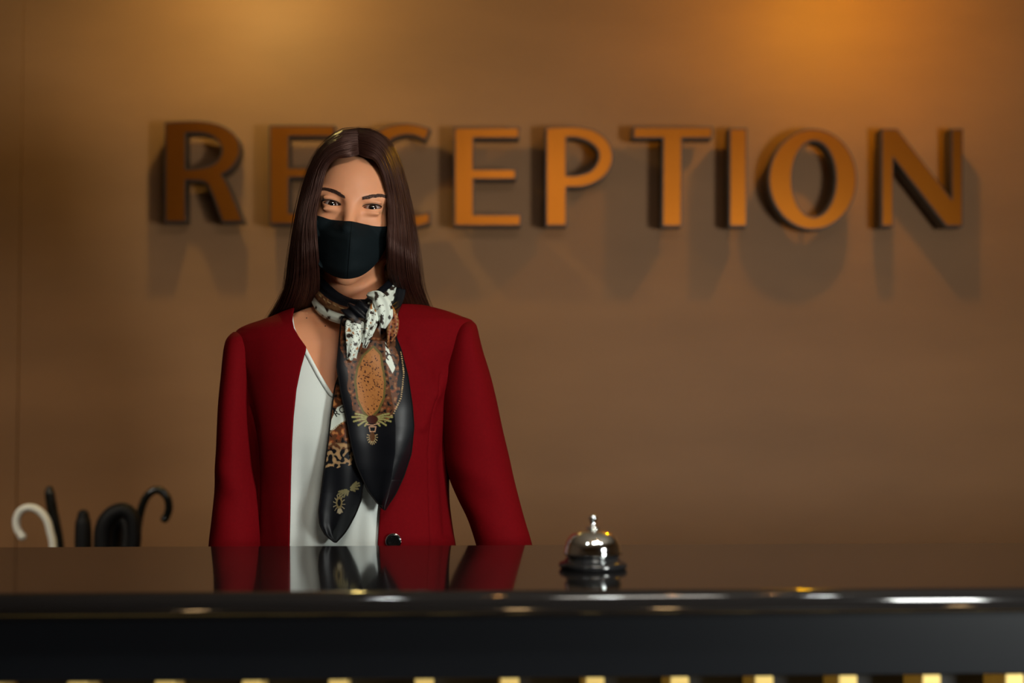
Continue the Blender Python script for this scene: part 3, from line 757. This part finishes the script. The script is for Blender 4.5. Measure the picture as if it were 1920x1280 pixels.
# sleeves
for sd, rows in SLV.items():
    rw = np.array(rows, float); py = np.concatenate([np.linspace(rw[0,0], rw[4,0], 40)[:-1], np.linspace(rw[4,0], rw[-1,0], 150)])
    x0_ = pinterp(py, rw[:,0], rw[:,1]); x1_ = pinterp(py, rw[:,0], rw[:,2]); bb_ = pinterp(py, rw[:,0], rw[:,3])
    yc = SYC(py)
    nc = 72; V = np.zeros((len(py), nc, 3)); th = np.linspace(0, 2*math.pi, nc, endpoint=False)
    for i in range(len(py)):
        a_ = P(x0_[i], py[i], yc[i]); b_ = P(x1_[i], py[i], yc[i]); cx = (a_[0]+b_[0])/2; ra = (b_[0]-a_[0])/2
        e_ = 2.2; X_ = cx+np.sign(np.cos(th))*np.abs(np.cos(th))**(2/e_)*ra; Y_ = yc[i]+np.sign(np.sin(th))*np.abs(np.sin(th))**(2/e_)*bb_[i]
        for j in range(nc):
            am = min(1, max(0, (py[i]-640)/60)); front = max(0, -math.sin(th[j]))
            w_ = 0.0030*noise.noise(Vector((X_[j]*14+(5 if sd == 'L' else 0), Y_[j]*8, a_[2]*8)))
            w_ += 0.0016*math.exp(-((py[i]-895-(X_[j]-cx)*700)/26)**2)*front-0.0016*math.exp(-((py[i]-945-(X_[j]-cx)*800)/28)**2)*front
            k = 1+w_*am/ra
            V[i, j] = (cx+(X_[j]-cx)*k, yc[i]+(Y_[j]-yc[i])*k, a_[2])
        fl = fillet(d_torso(V[i])); fl = fl*(d_torso(V[i]) > -0.03)
        nn = np.stack([(V[i][:, 0]-cx)/ra, (V[i][:, 1]-yc[i])/bb_[i]], 1); nn /= np.linalg.norm(nn, axis=1)[:, None]+1e-9
        V[i][:, 0] += nn[:, 0]*fl; V[i][:, 1] += nn[:, 1]*fl
    F = gridfaces(len(py), nc, True); F.append(tuple(range(nc)))
    o = obj('sleeve', V.reshape(-1, 3), F, M['jacket'], jacket); solid(o, 0.003, -1)
# button on the right front
bp = P(738, 1014, front_y(738, 1014)-.006)
Vb, Fb = lathe([(0, 0), (.0105, 0), (.0115, .0015), (.0110, .003), (.0085, .0036), (.007, .0028), (0, .0028)], (0, 0, 0), 32)
Vb = np.array(Vb); Vb = np.stack([Vb[:, 0], -Vb[:, 2], Vb[:, 1]], 1)+bp
obj('button', Vb, Fb, M['button'], jacket)
ringp = [bp+np.array([.0113*math.cos(a), -.0022, .0113*math.sin(a)]) for a in np.linspace(0, 2*math.pi, 40)]
obj('button_rim', *tube(ringp, .0009, 6, up=(0, 1, 0)), M['chrome'], jacket)

# ------------------------------------------------------------------ trousers, shoes
T_ = Field(spaced((cxh-.24, cxh+.24, .009)), spaced((2.12, 2.48, .009)), spaced((0.05, 1.05, .012)))
T_.add(f_ell((cxh, TY+.005, .90), (.168, .118, .13)), (cxh-.24, 2.1, .6), (cxh+.24, 2.5, 1.1), .03)
for sg in (-1, 1):
    h0 = np.array([cxh+sg*.085, TY, .87]); k0 = np.array([cxh+sg*.10, TY-.005, .47]); a0_ = np.array([cxh+sg*.105, TY+.015, .11])
    T_.add(f_cap(h0, k0, .092, .072), *bb(h0, k0, .14), .03); T_.add(f_cap(k0, a0_, .072, .060), *bb(k0, a0_, .12), .02)
V, Q = T_.mesh(); obj('trousers', V, Q, M['trousers'], person)
for sg in (-1, 1):
    S_ = Field(spaced((cxh+sg*.105-.07, cxh+sg*.105+.07, .006)), spaced((2.10, 2.46, .006)), spaced((-.012, .12, .006)))
    fx = cxh+sg*.105
    S_.add(f_ell((fx, TY-.035, .035), (.047, .135, .045)), (fx-.1, 2.0, -.1), (fx+.1, 2.6, .2), .01)
    S_.add(f_ell((fx, TY+.04, .055), (.045, .055, .05)), (fx-.1, 2.0, -.1), (fx+.1, 2.6, .2), .02)
    S_.add(lambda X, Y, Z: Z+0*X+0*Y-0.001, (fx-.1, 2.0, -.1), (fx+.1, 2.6, .2), .003, 's')
    V, Q = S_.mesh(); obj('shoe', V, Q, M['button'], person)

# ------------------------------------------------------------------ face mask
top = crom([(583,400),(602,406),(622,412),(642,414.5),(660,415.5),(676,419),(693,422.5),(712,424.5),(731,424)], 81)
bot = crom([(583,474),(594,492),(609,507),(630,518.5),(652,522),(675,517),(696,503),(712,484),(724,461)], 81)
NRm = 60; V = np.zeros((NRm, 81, 3))
for i in range(NRm):
    v = i/(NRm-1)
    yc = float(pinterp(v, [0, .15, .33, .6, .85, 1], [2.188, 2.170, 2.157, 2.163, 2.172, 2.186]))
    for j in range(81):
        u = (j-40)/40.0
        vx = v
        x = top[j][0]*(1-vx)+bot[j][0]*vx; y = top[j][1]*(1-vx)+bot[j][1]*vx
        # bow the vertical side edges outward
        x += -math.copysign(abs(u)**3*3.5*math.sin(math.pi*v), -u)*1.0
        ye = 2.246
        bulge = abs(u)**1.55
        Y = yc+(ye-yc)*bulge+0.0010*math.exp(-(u*40/1.2)**2)+0.0085*abs(u)**0.8*math.exp(-abs(u)*2.0)*(1 if v > .2 else v*5)
        Y += 0.0016*noise.noise(Vector((x*.035, y*.05, 3)))+0.0012*math.sin(u*9+v*4)*v*(1-v)*2
        V[i, j] = P(x, y, min(Y, onskin(x, y, 0)[1]-.0028))
for _ in range(6):
    W = V.copy(); W[1:-1, 1:-1, 1] = np.minimum(V[1:-1, 1:-1, 1], (V[:-2, 1:-1, 1]+V[2:, 1:-1, 1]+V[1:-1, :-2, 1]+V[1:-1, 2:, 1])/4); V = W
mask = obj('face_mask', V.reshape(-1, 3), gridfaces(NRm, 81), M['mask'], person); solid(mask, 0.0016, 0)
seamp = V[:, 40]+np.array([0, -.0016, 0])
obj('seam', *tube(seamp, .0006, 5, up=(1, 0, 0)), M['mask'], mask)
for sg, j in ((-1, 0), (1, 80)):
    e0, e1 = V[4, j], V[-8, j]; ear = H((sg*.070, .085, -.004)); ear2 = H((sg*.070, .088, -.030))
    obj('ear_loop', *tube(crom([e0, (e0+ear)/2+np.array([-sg*.003, 0, 0]), ear, ear2, e1+np.array([-sg*.003, .045, .012]), e1], 40), .0012, 6), M['mask'], mask)

# ------------------------------------------------------------------ hair
GD = {
'L': ([(674,284,2.204),(654,290,2.195),(628,295,2.194),(609,318,2.196),(599,360,2.197),(590,405,2.187),(591,450,2.183),(595,500,2.196),(594,545,2.240),(578,585,2.300),(566,625,2.365),(560,680,2.420)],
      [(674,244,2.250),(640,247,2.252),(606,274,2.258),(580,320,2.268),(563,380,2.278),(552,440,2.286),(543,500,2.294),(536,545,2.310),(516,583,2.345),(497,612,2.385),(492,650,2.410),(490,700,2.425)],
      [(674,252,2.345),(645,262,2.378),(625,300,2.402),(615,350,2.412),(610,400,2.412),(606,450,2.408),(602,500,2.402),(598,545,2.405),(592,590,2.420),(588,630,2.430),(585,680,2.435),(583,720,2.435)]),
'R': ([(672,284,2.204),(686,290,2.195),(704,297,2.194),(718,322,2.200),(728,362,2.206),(731,405,2.200),(729,450,2.192),(730,500,2.208),(740,540,2.255),(752,575,2.305),(760,620,2.365),(762,680,2.420)],
      [(671,244,2.250),(700,247,2.252),(730,270,2.258),(750,315,2.268),(765,375,2.278),(776,435,2.286),(783,495,2.294),(789,540,2.310),(801,573,2.345),(815,605,2.385),(820,650,2.410),(820,700,2.425)],
      [(671,252,2.345),(700,262,2.378),(718,300,2.402),(728,350,2.412),(734,400,2.412),(738,450,2.408),(742,500,2.402),(746,545,2.405),(750,590,2.420),(754,630,2.430),(756,680,2.435),(758,720,2.435)])}
AX = np.array([P(667, 400, 2.30)[0], 2.30])
def guide(sd, u, n, layer=0.0):
    g = [crom([P(*p) for p in q], n) for q in GD[sd]]
    if u < .5:
        a = u*math.pi; W1, W2 = math.sin(a), math.cos(a)
        x = g[0][:, 0]+(g[1][:, 0]-g[0][:, 0])*W1; y = g[1][:, 1]+(g[0][:, 1]-g[1][:, 1])*W2; z = g[0][:, 2]+(g[1][:, 2]-g[0][:, 2])*W1
    else:
        a = (u-.5)*math.pi; W1, W2 = math.cos(a), math.sin(a)
        x = g[2][:, 0]+(g[1][:, 0]-g[2][:, 0])*W1; y = g[1][:, 1]+(g[2][:, 1]-g[1][:, 1])*W2; z = g[2][:, 2]+(g[1][:, 2]-g[2][:, 2])*W1
    p = np.stack([x, y, z], 1)
    if layer:
        d = p[:, :2]-AX; L_ = np.linalg.norm(d, axis=1)[:, None]+1e-6; p[:, :2] -= d/L_*layer*np.clip(np.arange(n)/n*6, 0, 1)[:, None]
        p[:, 2] -= layer*0.9*np.clip(1-np.arange(n)/n*3, 0, 1)
    return p
parts = []
NH = 26
for sd in 'LR':
    # under-layer sheet that carries the strands
    us = np.linspace(0.02, 1, 40); sh = np.stack([guide(sd, u, 44, 0.0055) for u in us], 0)
    wob = np.array([[0.0009*math.sin(k*2.1+j*.11) for j in range(44)] for k in range(40)]); sh[:, :, 0] += wob
    parts.append((sh.reshape(-1, 3), gridfaces(40, 44)))
    for k in range(1500):
        cl = random.random(); u = min(1, max(0, cl**1.25*1.0)); u = round(u*70)/70+random.gauss(0, .006) if random.random() < .6 else u
        u = min(1, max(0.0, u)); ly = random.random()**1.5*0.0055-0.0004
        p = guide(sd, u, NH, ly)
        ph, am, fq = random.uniform(0, 6.28), random.uniform(.0002, .0012), random.uniform(2, 5)
        tt = np.linspace(0, 1, NH); ramp = np.clip(tt*3, 0, 1)
        p[:, 0] += am*np.sin(ph+fq*tt*3)*ramp+random.gauss(0, .0011)*tt; p[:, 1] += am*np.cos(ph+fq*tt*2.3)*ramp+random.gauss(0, .0011)*tt
        r = random.uniform(.00035, .00075)
        rr = r*np.interp(tt, [0, .05, .85, 1], [.6, 1, 1, .3])
        parts.append(tube(p, rr, 4, cap=False))
# fly-away strands
for k in range(46):
    sd = random.choice('LR'); u = random.uniform(.3, .6); p = guide(sd, u, NH, -random.uniform(.0008, .005)); tt = np.linspace(0, 1, NH)
    p[:, 0] += (1 if sd == 'R' else -1)*tt*random.uniform(-.004, .006)+.001*np.sin(tt*9+k); p[:, 2] += .001*np.sin(tt*7+k)
    parts.append(tube(p, .00022, 3, cap=False))
hair = obj('hair', *join(parts), M['hair'], person, normals=False)

# ------------------------------------------------------------------ scarf
def n2(x, y, s_, seed=0.0):
    return np.array([noise.noise(Vector((float(a)*s_, float(b)*s_, seed))) for a, b in zip(np.ravel(x), np.ravel(y))]).reshape(np.shape(x))
BLK = (.0045, .005, .007); BRN = (.10, .038, .016); GLD = (.36, .14, .038); WHT = (.66, .72, .64); OLV = (.20, .18, .055); TAN = (.36, .26, .13); RST = (.22, .055, .02)
def mixc(col, m, c_):
    m = np.clip(m, 0, 1)[:, None]; return col*(1-m)+np.array(c_)*m
def sd_poly(x, y, pl): return seg_d(x, y, pl)
def inpoly(x, y, poly):
    r = np.zeros(len(x), bool); n_ = len(poly)
    for i in range(n_):
        x1, y1 = poly[i]; x2, y2 = poly[(i+1) % n_]
        cnd = ((y1 > y) != (y2 > y)) & (x < (x2-x1)*(y-y1)/(y2-y1+1e-9)+x1); r ^= cnd
    return r
def strokes(col, x, y, lines, w_, c_):
    for l in lines: col = mixc(col, (seg_d(x, y, l) < w_).astype(float), c_)
    return col
def leafspray(cx, cy, s_, ang=0.0):
    out = []
    for sg in (-1, 1):
        for a, ln in ((-.35, 30), (-.12, 36), (.1, 35), (.35, 30), (.6, 20)):
            p = []
            for t_ in (0.25, .6, 1):
                xx = sg*ln*t_*s_*math.cos(a+.25*t_); yy = ln*t_*s_*math.sin(a-.25*(1-t_))
                p.append((cx+xx*math.cos(ang)-yy*math.sin(ang), cy+xx*math.sin(ang)+yy*math.cos(ang)))
            out.append(p)
    return out
rs = random.Random(3)
twigs = []
for k in range(40):
    x_, y_ = rs.uniform(640, 745), rs.uniform(560, 800); a = rs.uniform(0, 6.28)
    twigs.append([(x_, y_), (x_+7*math.cos(a), y_+7*math.sin(a)), (x_+12*math.cos(a+.6), y_+12*math.sin(a+.6))])
spots = [(rs.uniform(668, 720), rs.uniform(655, 782), rs.uniform(1.0, 2.3), rs.uniform(0, 3)) for _ in range(150)]
def colB(x, y):
    n_ = len(x); col = np.tile(np.array(BLK), (n_, 1)); al = np.full(n_, 1.0)
    nb = n2(x, y, .05, 1.0); nf = n2(x, y, .16, 4.0)
    # brown field round the medallion
    brown = inpoly(x+nb*6, y+nb*4, [(640,600),(735,600),(745,660),(750,715),(745,765),(725,790),(668,790),(655,740),(650,690),(638,650)])
    col = mixc(col, brown*1.0, BRN)
    col = mixc(col, brown*(nf > .26), RST); col = mixc(col, brown*(nf < -.28), BLK)
    col = mixc(col, brown*((nf > .46)), (.22, .12, .05))
    # white printed patches
    wh = inpoly(x, y, [(652,606),(668,600),(684,612),(676,640),(668,672),(656,668),(648,645)]) | inpoly(x, y, [(686,590),(700,584),(702,612),(692,640),(684,652),(676,640),(684,622)]) | inpoly(x, y, [(722,640),(729,655),(741,690),(736,700),(724,678)])
    col = mixc(col, wh*1.0, WHT)
    tw = np.full(n_, 99.0)
    for l in twigs: tw = np.minimum(tw, seg_d(x, y, l))
    col = mixc(col, wh*(tw < 1.3), (.03, .015, .01))
    # gold medallion
    med = inpoly(x, y, [(700,652),(712,665),(716,690),(720,715),(718,745),(708,768),(694,782),(682,770),(672,748),(668,715),(672,690),(682,668)])
    dm = seg_d(x, y, [(700,652),(712,665),(716,690),(720,715),(718,745),(708,768),(694,782),(682,770),(672,748),(668,715),(672,690),(682,668),(700,652)])
    col = mixc(col, (dm < 4.0)*1.0, (.11, .085, .02)); col = mixc(col, med*1.0, GLD)
    sp_ = np.zeros(n_, bool)
    for a, b, r, an in spots:
        dx, dy = x-a, y-b; u = dx*math.cos(an)+dy*math.sin(an); v = -dx*math.sin(an)+dy*math.cos(an); sp_ |= (u/r)**2+(v/(r*.55))**2 < 1
    col = mixc(col, (med & sp_ & (dm > 2))*1.0, (.035, .006, .004))
    col = mixc(col, med*(np.abs(np.sin(x*.35+nb*9)) < .10)*1.0, (.22, .08, .02))
    # beaded chain line
    ch = [(752,660),(757,700),(752,745),(738,775),(722,790)]
    dc = seg_d(x, y, ch); col = mixc(col, (dc < 1.3)*(np.sin(y*1.6) > -.2)*1.0, (.42, .28, .13))
    # leaf spray and pendant
    col = strokes(col, x, y, leafspray(698, 786, 1.05), 1.9, OLV); col = strokes(col, x, y, leafspray(698, 786, 1.05), 0.7, (.33, .30, .12))
    col = mixc(col, (np.hypot((x-698)/11, (y-786)/8) < 1)*1.0, (.05, .012, .008))
    col = strokes(col, x, y, [[(686,795),(698,797),(712,793)], [(692,800),(705,800),(703,809),(694,809),(692,800)]], 0.9, (.45, .25, .15))
    for k in range(11):
        a = math.pi*(k-5)/10*1.15+math.pi/2
        col = strokes(col, x, y, [[(698+5*math.cos(a), 818+8*math.sin(a)), (698+10*math.cos(a), 818+15*math.sin(a))]], 0.8, TAN)
    col = mixc(col, (np.hypot((x-698)/5, (y-818)/9) < 1)*1.0, (.09, .035, .012))
    # thin sheer corner
    al = 1-.24*np.clip((x+(y-800)*.45-772)/10, 0, 1)*np.clip((y-790)/25, 0, 1); al = np.where((y > 880), np.minimum(al, .86), al)
    return np.hstack([col, al[:, None]])
def colA(x, y):
    n_ = len(x); col = np.tile(np.array(BLK), (n_, 1)); nb = n2(x, y, .05, 7.0); nf = n2(x, y, .13, 9.0)
    br = (y < 872+nb*14) & (x < 668); col = mixc(col, br*1.0, BRN)
    col = mixc(col, br*(nf > .12), RST); col = mixc(col, br*(nf > .33), (.42, .18, .06)); col = mixc(col, br*(nf < -.3), BLK)
    col = mixc(col, (br & (y > 830))*(nf > .0)*.6, TAN); col = mixc(col, (br & (y > 842))*(nf < .0)*1.0, BLK)
    wh = inpoly(x, y, [(618,806),(622,786),(632,764),(646,756),(668,770),(668,780),(640,792),(626,806)])
    col = mixc(col, wh*1.0, WHT)
    col = mixc(col, ((seg_d(x, y, [(617,812),(630,800),(645,790),(668,782)]) < 1.2) & (np.sin(x*2) > -.3))*1.0, TAN)
    col = strokes(col, x, y, leafspray(655, 918, .62, -.5), 1.6, (.15, .13, .06)); 
    for k in range(13):
        a = math.pi*2*k/13; col = strokes(col, x, y, [[(636+6*math.cos(a), 945+10*math.sin(a)), (636+11*math.cos(a), 945+18*math.sin(a))]], .7, (.27, .22, .13))
    col = mixc(col, ((np.hypot((x-636)/6, (y-942)/12) < 1) & (np.hypot((x-636)/6, (y-942)/12) > .55))*1.0, (.16, .12, .05))
    col = mixc(col, (np.hypot((x-637)/4, (y-958)/5) < 1)*1.0, (.34, .29, .19))
    al = np.interp(y, [860, 930, 960, 1016], [1.0, .93, .84, .80])
    return np.hstack([col, al[:, None]])
scarf_root = None
def tail(name, left, right, colfn, doff, fold, parent, y0, y1, seed, nc=150, nr=360):
    yy = np.linspace(y0, y1, nr); la = np.array(left, float); ra = np.array(right, float)
    xl = np.interp(yy, la[:, 1], la[:, 0]); xr = np.interp(yy, ra[:, 1], ra[:, 0])
    k = np.ones(9)/9; xl2 = np.convolve(np.pad(xl, 4, 'edge'), k, 'valid'); xr2 = np.convolve(np.pad(xr, 4, 'edge'), k, 'valid')
    V = np.zeros((nr, nc, 3)); PX = np.zeros((nr, nc)); PY = np.zeros((nr, nc))
    for i in range(nr):
        xm = (xl2[i]+xr2[i])/2; base = front_y(min(xm, 760), yy[i], 0)
        base = min(base, front_y(660, 720, 0)+0.02) if yy[i] < 720 else base
        base -= 0.010*np.clip((yy[i]-800)/216, 0, 1)**1.0
        for j in range(nc):
            u = j/(nc-1); x = xl2[i]+(xr2[i]-xl2[i])*u
            Y = base-doff-fold(u, yy[i])
            PX[i, j] = x; PY[i, j] = yy[i]; V[i, j] = P(x, yy[i], Y)
    o = obj(name, V.reshape(-1, 3), gridfaces(nr, nc), M['silk'], parent)
    setcol(o, colfn(PX.ravel(), PY.ravel())); solid(o, 0.0008, 0)
    # rolled dark hem
    hem = np.vstack([V[:, 0][::6], V[-1:, nc//2], V[::-1, -1][::6]]) + np.array([0, -.0006, 0])
    h = obj('hem', *tube(hem, .0011, 6), M['ink'], o)
    return o, V
# neck band: a flattened, folded roll that goes round the neck
bandc = crom([P(*p) for p in [(688,580,2.190),(655,584,2.200),(622,572,2.222),(600,552,2.250),(592,530,2.290),(618,508,2.350),(665,500,2.372),(712,506,2.352),(741,524,2.300),(737,545,2.252),(718,562,2.218),(692,576,2.192)]], 150)
nc = 96; V = np.zeros((150, nc, 3)); cols = np.zeros((150*nc, 4))
Tn = np.gradient(bandc, axis=0); Tn /= np.linalg.norm(Tn, axis=1)[:, None]
for i in range(150):
    cpt = bandc[i]; out_ = cpt-np.array([AX[0], 2.29, cpt[2]]); out_[2] = 0; out_ /= np.linalg.norm(out_)+1e-9
    upv = np.cross(Tn[i], out_); upv /= np.linalg.norm(upv); upv = upv if upv[2] > 0 else -upv
    hh = np.interp(i, [0, 12, 35, 75, 115, 138, 149], [.016, .021, .024, .024, .021, .018, .014])
    for j in range(nc):
        a = 2*math.pi*j/nc
        rp = 1+0.16*math.sin(a*7+i*.05)+0.05*math.sin(a*15-i*.07)
        V[i, j] = cpt+upv*hh*math.sin(a)+out_*(0.0065*math.cos(a)*rp+0.004*math.sin(a)*-0.6)
pxy = np.stack(proj(V.reshape(-1, 3)), 1)
ang = np.tile(np.linspace(0, 1, nc, endpoint=False), 150); si = np.repeat(np.arange(150), nc)
col = np.tile(np.array(BLK), (150*nc, 1)); sa = np.sin(ang*2*math.pi)
nb = n2(pxy[:, 0], pxy[:, 1], .11, 2.0)
col = mixc(col, ((sa < .30))*1.0, BRN); col = mixc(col, ((sa < .30) & (nb > .1))*1.0, (.20, .10, .04))
dw = (np.abs(sa-.12) < .045) & (np.sin(si*1.4) > -.3); col = mixc(col, dw*1.0, TAN)
wt = (sa < -.28) & (si < 75) & (si > 10); col = mixc(col, wt*1.0, WHT); col = mixc(col, (wt & (nb > .22))*1.0, (.03, .015, .01))
wt2 = (sa < .55) & (si > 112); col = mixc(col, wt2*1.0, WHT); col = mixc(col, (wt2 & (nb > .08))*1.0, (.03, .02, .015))
scarf = obj('scarf', V.reshape(-1, 3), gridfaces(150, nc, True), M['silk'], person); setcol(scarf, col)
# hanging tails
Lb = [(640,596),(636,640),(632,688),(639,735),(650,785),(659,835),(668,872),(690,920),(712,948),(719,955)]
Rb = [(724,596),(738,620),(752,655),(765,705),(773,760),(776,800),(771,850),(757,893),(741,927),(722,955)]
def foldB(u, y):
    top_ = min(1, (y-590)/60); a = (.0045*math.sin(u*7.5+.9+(y-600)*.0035)+.0018*math.sin(u*13+2-(y-600)*.006)*math.exp(-((y-650)/120)**2))*min(1, (960-y)/150+.1)*top_
    return a+.007*math.sin(u*math.pi)+.0012*math.sin(u*5+y*.018)*top_-.010*max(0, u-.72)*3*(1 if y < 900 else .6)+.012*max(0, (640-y)/60)
tB, VB = tail('scarf_end', Lb, Rb, colB, .020, foldB, scarf, 592, 955, 1)
La = [(650,640),(640,690),(628,725),(622,770),(617,815),(610,868),(603,920),(598,958),(600,984),(611,1004),(628,1016)]
Ra = [(690,640),(690,830),(683,870),(681,905),(678,935),(667,963),(652,991),(640,1007),(629,1016)]
def foldA(u, y): return .0028*math.sin(u*6.5+y*.008)+.0012*math.sin(u*12-y*.012)+.004*math.sin(u*math.pi)
tA, VA = tail('scarf_end', La, Ra, colA, .009, foldA, scarf, 645, 1016, 2, nc=120, nr=320)
# lettering on the white print of the left end
fc = bpy.data.curves.new('txt', 'FONT'); fc.body = 'ROM'; fc.size = 0.0135; fc.extrude = 0.00008; fc.space_character = 1.15
fo = bpy.data.objects.new('txt', fc); C.objects.link(fo)
dg = bpy.context.evaluated_depsgraph_get(); me = bpy.data.meshes.new_from_object(fo.evaluated_get(dg))
tv = np.array([p.co[:] for p in me.vertices]); tf = [tuple(p.vertices) for p in me.polygons]; bpy.data.objects.remove(fo)
an = math.radians(33); A0 = np.array([630, 782.0])
tw_ = []
for v in tv:
    lx, lz = v[0]*1212, v[1]*1212; qx = A0[0]+lx*math.cos(an)+lz*-math.sin(an)*1.0; qy = A0[1]-(lx*math.sin(an)+lz*math.cos(an))
    yr = np.clip((qy-645)/(1016-645)*319, 0, 319); i = int(yr); xl_, xr_ = proj(VA[i, 0])[0], proj(VA[i, -1])[0]
    j = int(np.clip((qx-xl_)/(xr_-xl_)*119, 0, 119)); tw_.append(P(qx, qy, VA[i, j][1]-.0010-v[2]*.5))
obj('lettering', tw_, tf, M['ink'], tA, smooth=False)
# knot
kc = P(676, 592, 2.178)
def blob(cen, r, n1=60, m1=48, seed=0, amp=.0035, freq=9, tilt=0.0):
    V_ = []
    for a in range(n1+1):
        an_ = math.pi*a/n1
        for b in range(m1):
            ph = 2*math.pi*b/m1; d = np.array([math.sin(an_)*math.cos(ph), math.sin(an_)*math.sin(ph), math.cos(an_)])
            w_ = 1+amp*math.sin(freq*(d[0]*math.cos(tilt)+d[2]*math.sin(tilt))+seed+1.5*d[2])/min(r)
            q = d*np.array(r)*w_; V_.append(np.array(cen)+q)
    return np.array(V_), gridfaces(n1+1, m1, True)
v_, f_ = blob(kc, (.028, .016, .022), seed=1, amp=.0022, freq=11, tilt=.6)
kn = obj('knot', v_, f_, M['silk'], scarf); q = proj(v_); cc = np.tile(np.array(BLK), (len(v_), 1)); nb = n2(q[0], q[1], .14, 5.0)
cc = mixc(cc, ((q[1] > 596) & (nb > -.05) & (q[0] < 690))*1.0, (.07, .045, .03)); setcol(kn, cc)
def ribbon(name, pts, wds, colfn, seed=0, thick=.0045, nn=60):
    pth = crom([P(*p) for p in pts], nn); ww = np.interp(np.linspace(0, 1, nn), np.linspace(0, 1, len(wds)), wds); T2 = np.gradient(pth, axis=0); T2 /= np.linalg.norm(T2, axis=1)[:, None]
    n_ = 64; V_ = np.zeros((nn, n_, 3))
    for i in range(nn):
        sd_ = np.cross(T2[i], np.array([0, -1, 0])); sd_ /= np.linalg.norm(sd_); ot = np.cross(sd_, T2[i])
        if ot[1] > 0: ot = -ot
        for j in range(n_):
            a = 2*math.pi*j/n_; rp = 1+.22*math.sin(a*5+seed+i*.04)
            V_[i, j] = pth[i]+sd_*ww[i]*math.cos(a)+ot*thick*math.sin(a)*rp*min(1, ww[i]/.006)
    o = obj(name, V_.reshape(-1, 3), gridfaces(nn, n_, True)+[tuple(range(n_)), tuple((nn-1)*n_+k for k in range(n_))], M['silk'], scarf)
    q_ = proj(V_.reshape(-1, 3)); u_ = np.tile(np.cos(2*math.pi*np.arange(n_)/n_), nn); t_ = np.repeat(np.linspace(0, 1, nn), n_)
    setcol(o, colfn(q_[0], q_[1], u_, t_)); return o
def cw(x, y, u, t_):
    cc = np.tile(np.array(WHT), (len(x), 1)); b = n2(x, y, .10, 6.0); cc = mixc(cc, ((b > .33) | ((np.abs(b-.18) < .025) & (n2(x, y, .2, 2.5) > 0)))*1.0, (.03, .02, .015)); return cc
def cbr(x, y, u, t_):
    cc = np.tile(np.array(RST), (len(x), 1)); b = n2(x, y, .2, 8.0); cc = mixc(cc, (b > .1)*1.0, (.30, .13, .05)); cc = mixc(cc, (np.abs(np.abs(u)-.75) < .08)*(np.sin(t_*90) > 0), TAN); cc = mixc(cc, (b < -.3)*1.0, BLK); return cc
def cbk(x, y, u, t_): return np.tile(np.array(BLK), (len(x), 1))
def cmx(x, y, u, t_):
    cc = np.tile(np.array(WHT), (len(x), 1)); b = n2(x, y, .12, 3.0); cc = mixc(cc, ((b > .30) | (np.abs(b-.05) < .035))*1.0, (.03, .02, .015)); cc = mixc(cc, (b < -.42)*1.0, GLD); return cc
ribbon('scarf_fold', [(690,553,2.178),(706,556,2.166),(718,572,2.160),(722,592,2.158),(718,615,2.160)], [.004, .010, .013, .012, .004], cw, 1)
ribbon('scarf_fold', [(716,560,2.182),(729,580,2.172),(736,602,2.166),(735,622,2.166),(729,643,2.168)], [.004, .008, .010, .009, .003], cbr, 2)
ribbon('scarf_fold', [(702,572,2.170),(699,590,2.160),(696,608,2.158),(690,630,2.158),(683,652,2.162)], [.006, .010, .009, .006, .003], cmx, 3)
ribbon('scarf_fold', [(655,585,2.182),(664,600,2.170),(665,620,2.166),(662,645,2.164),(655,675,2.166)], [.008, .014, .015, .011, .004], cmx, 5)
ribbon('scarf_fold', [(740,520,2.262),(744,545,2.250),(740,566,2.236),(728,580,2.212)], [.008, .014, .012, .006], cbk, 4)
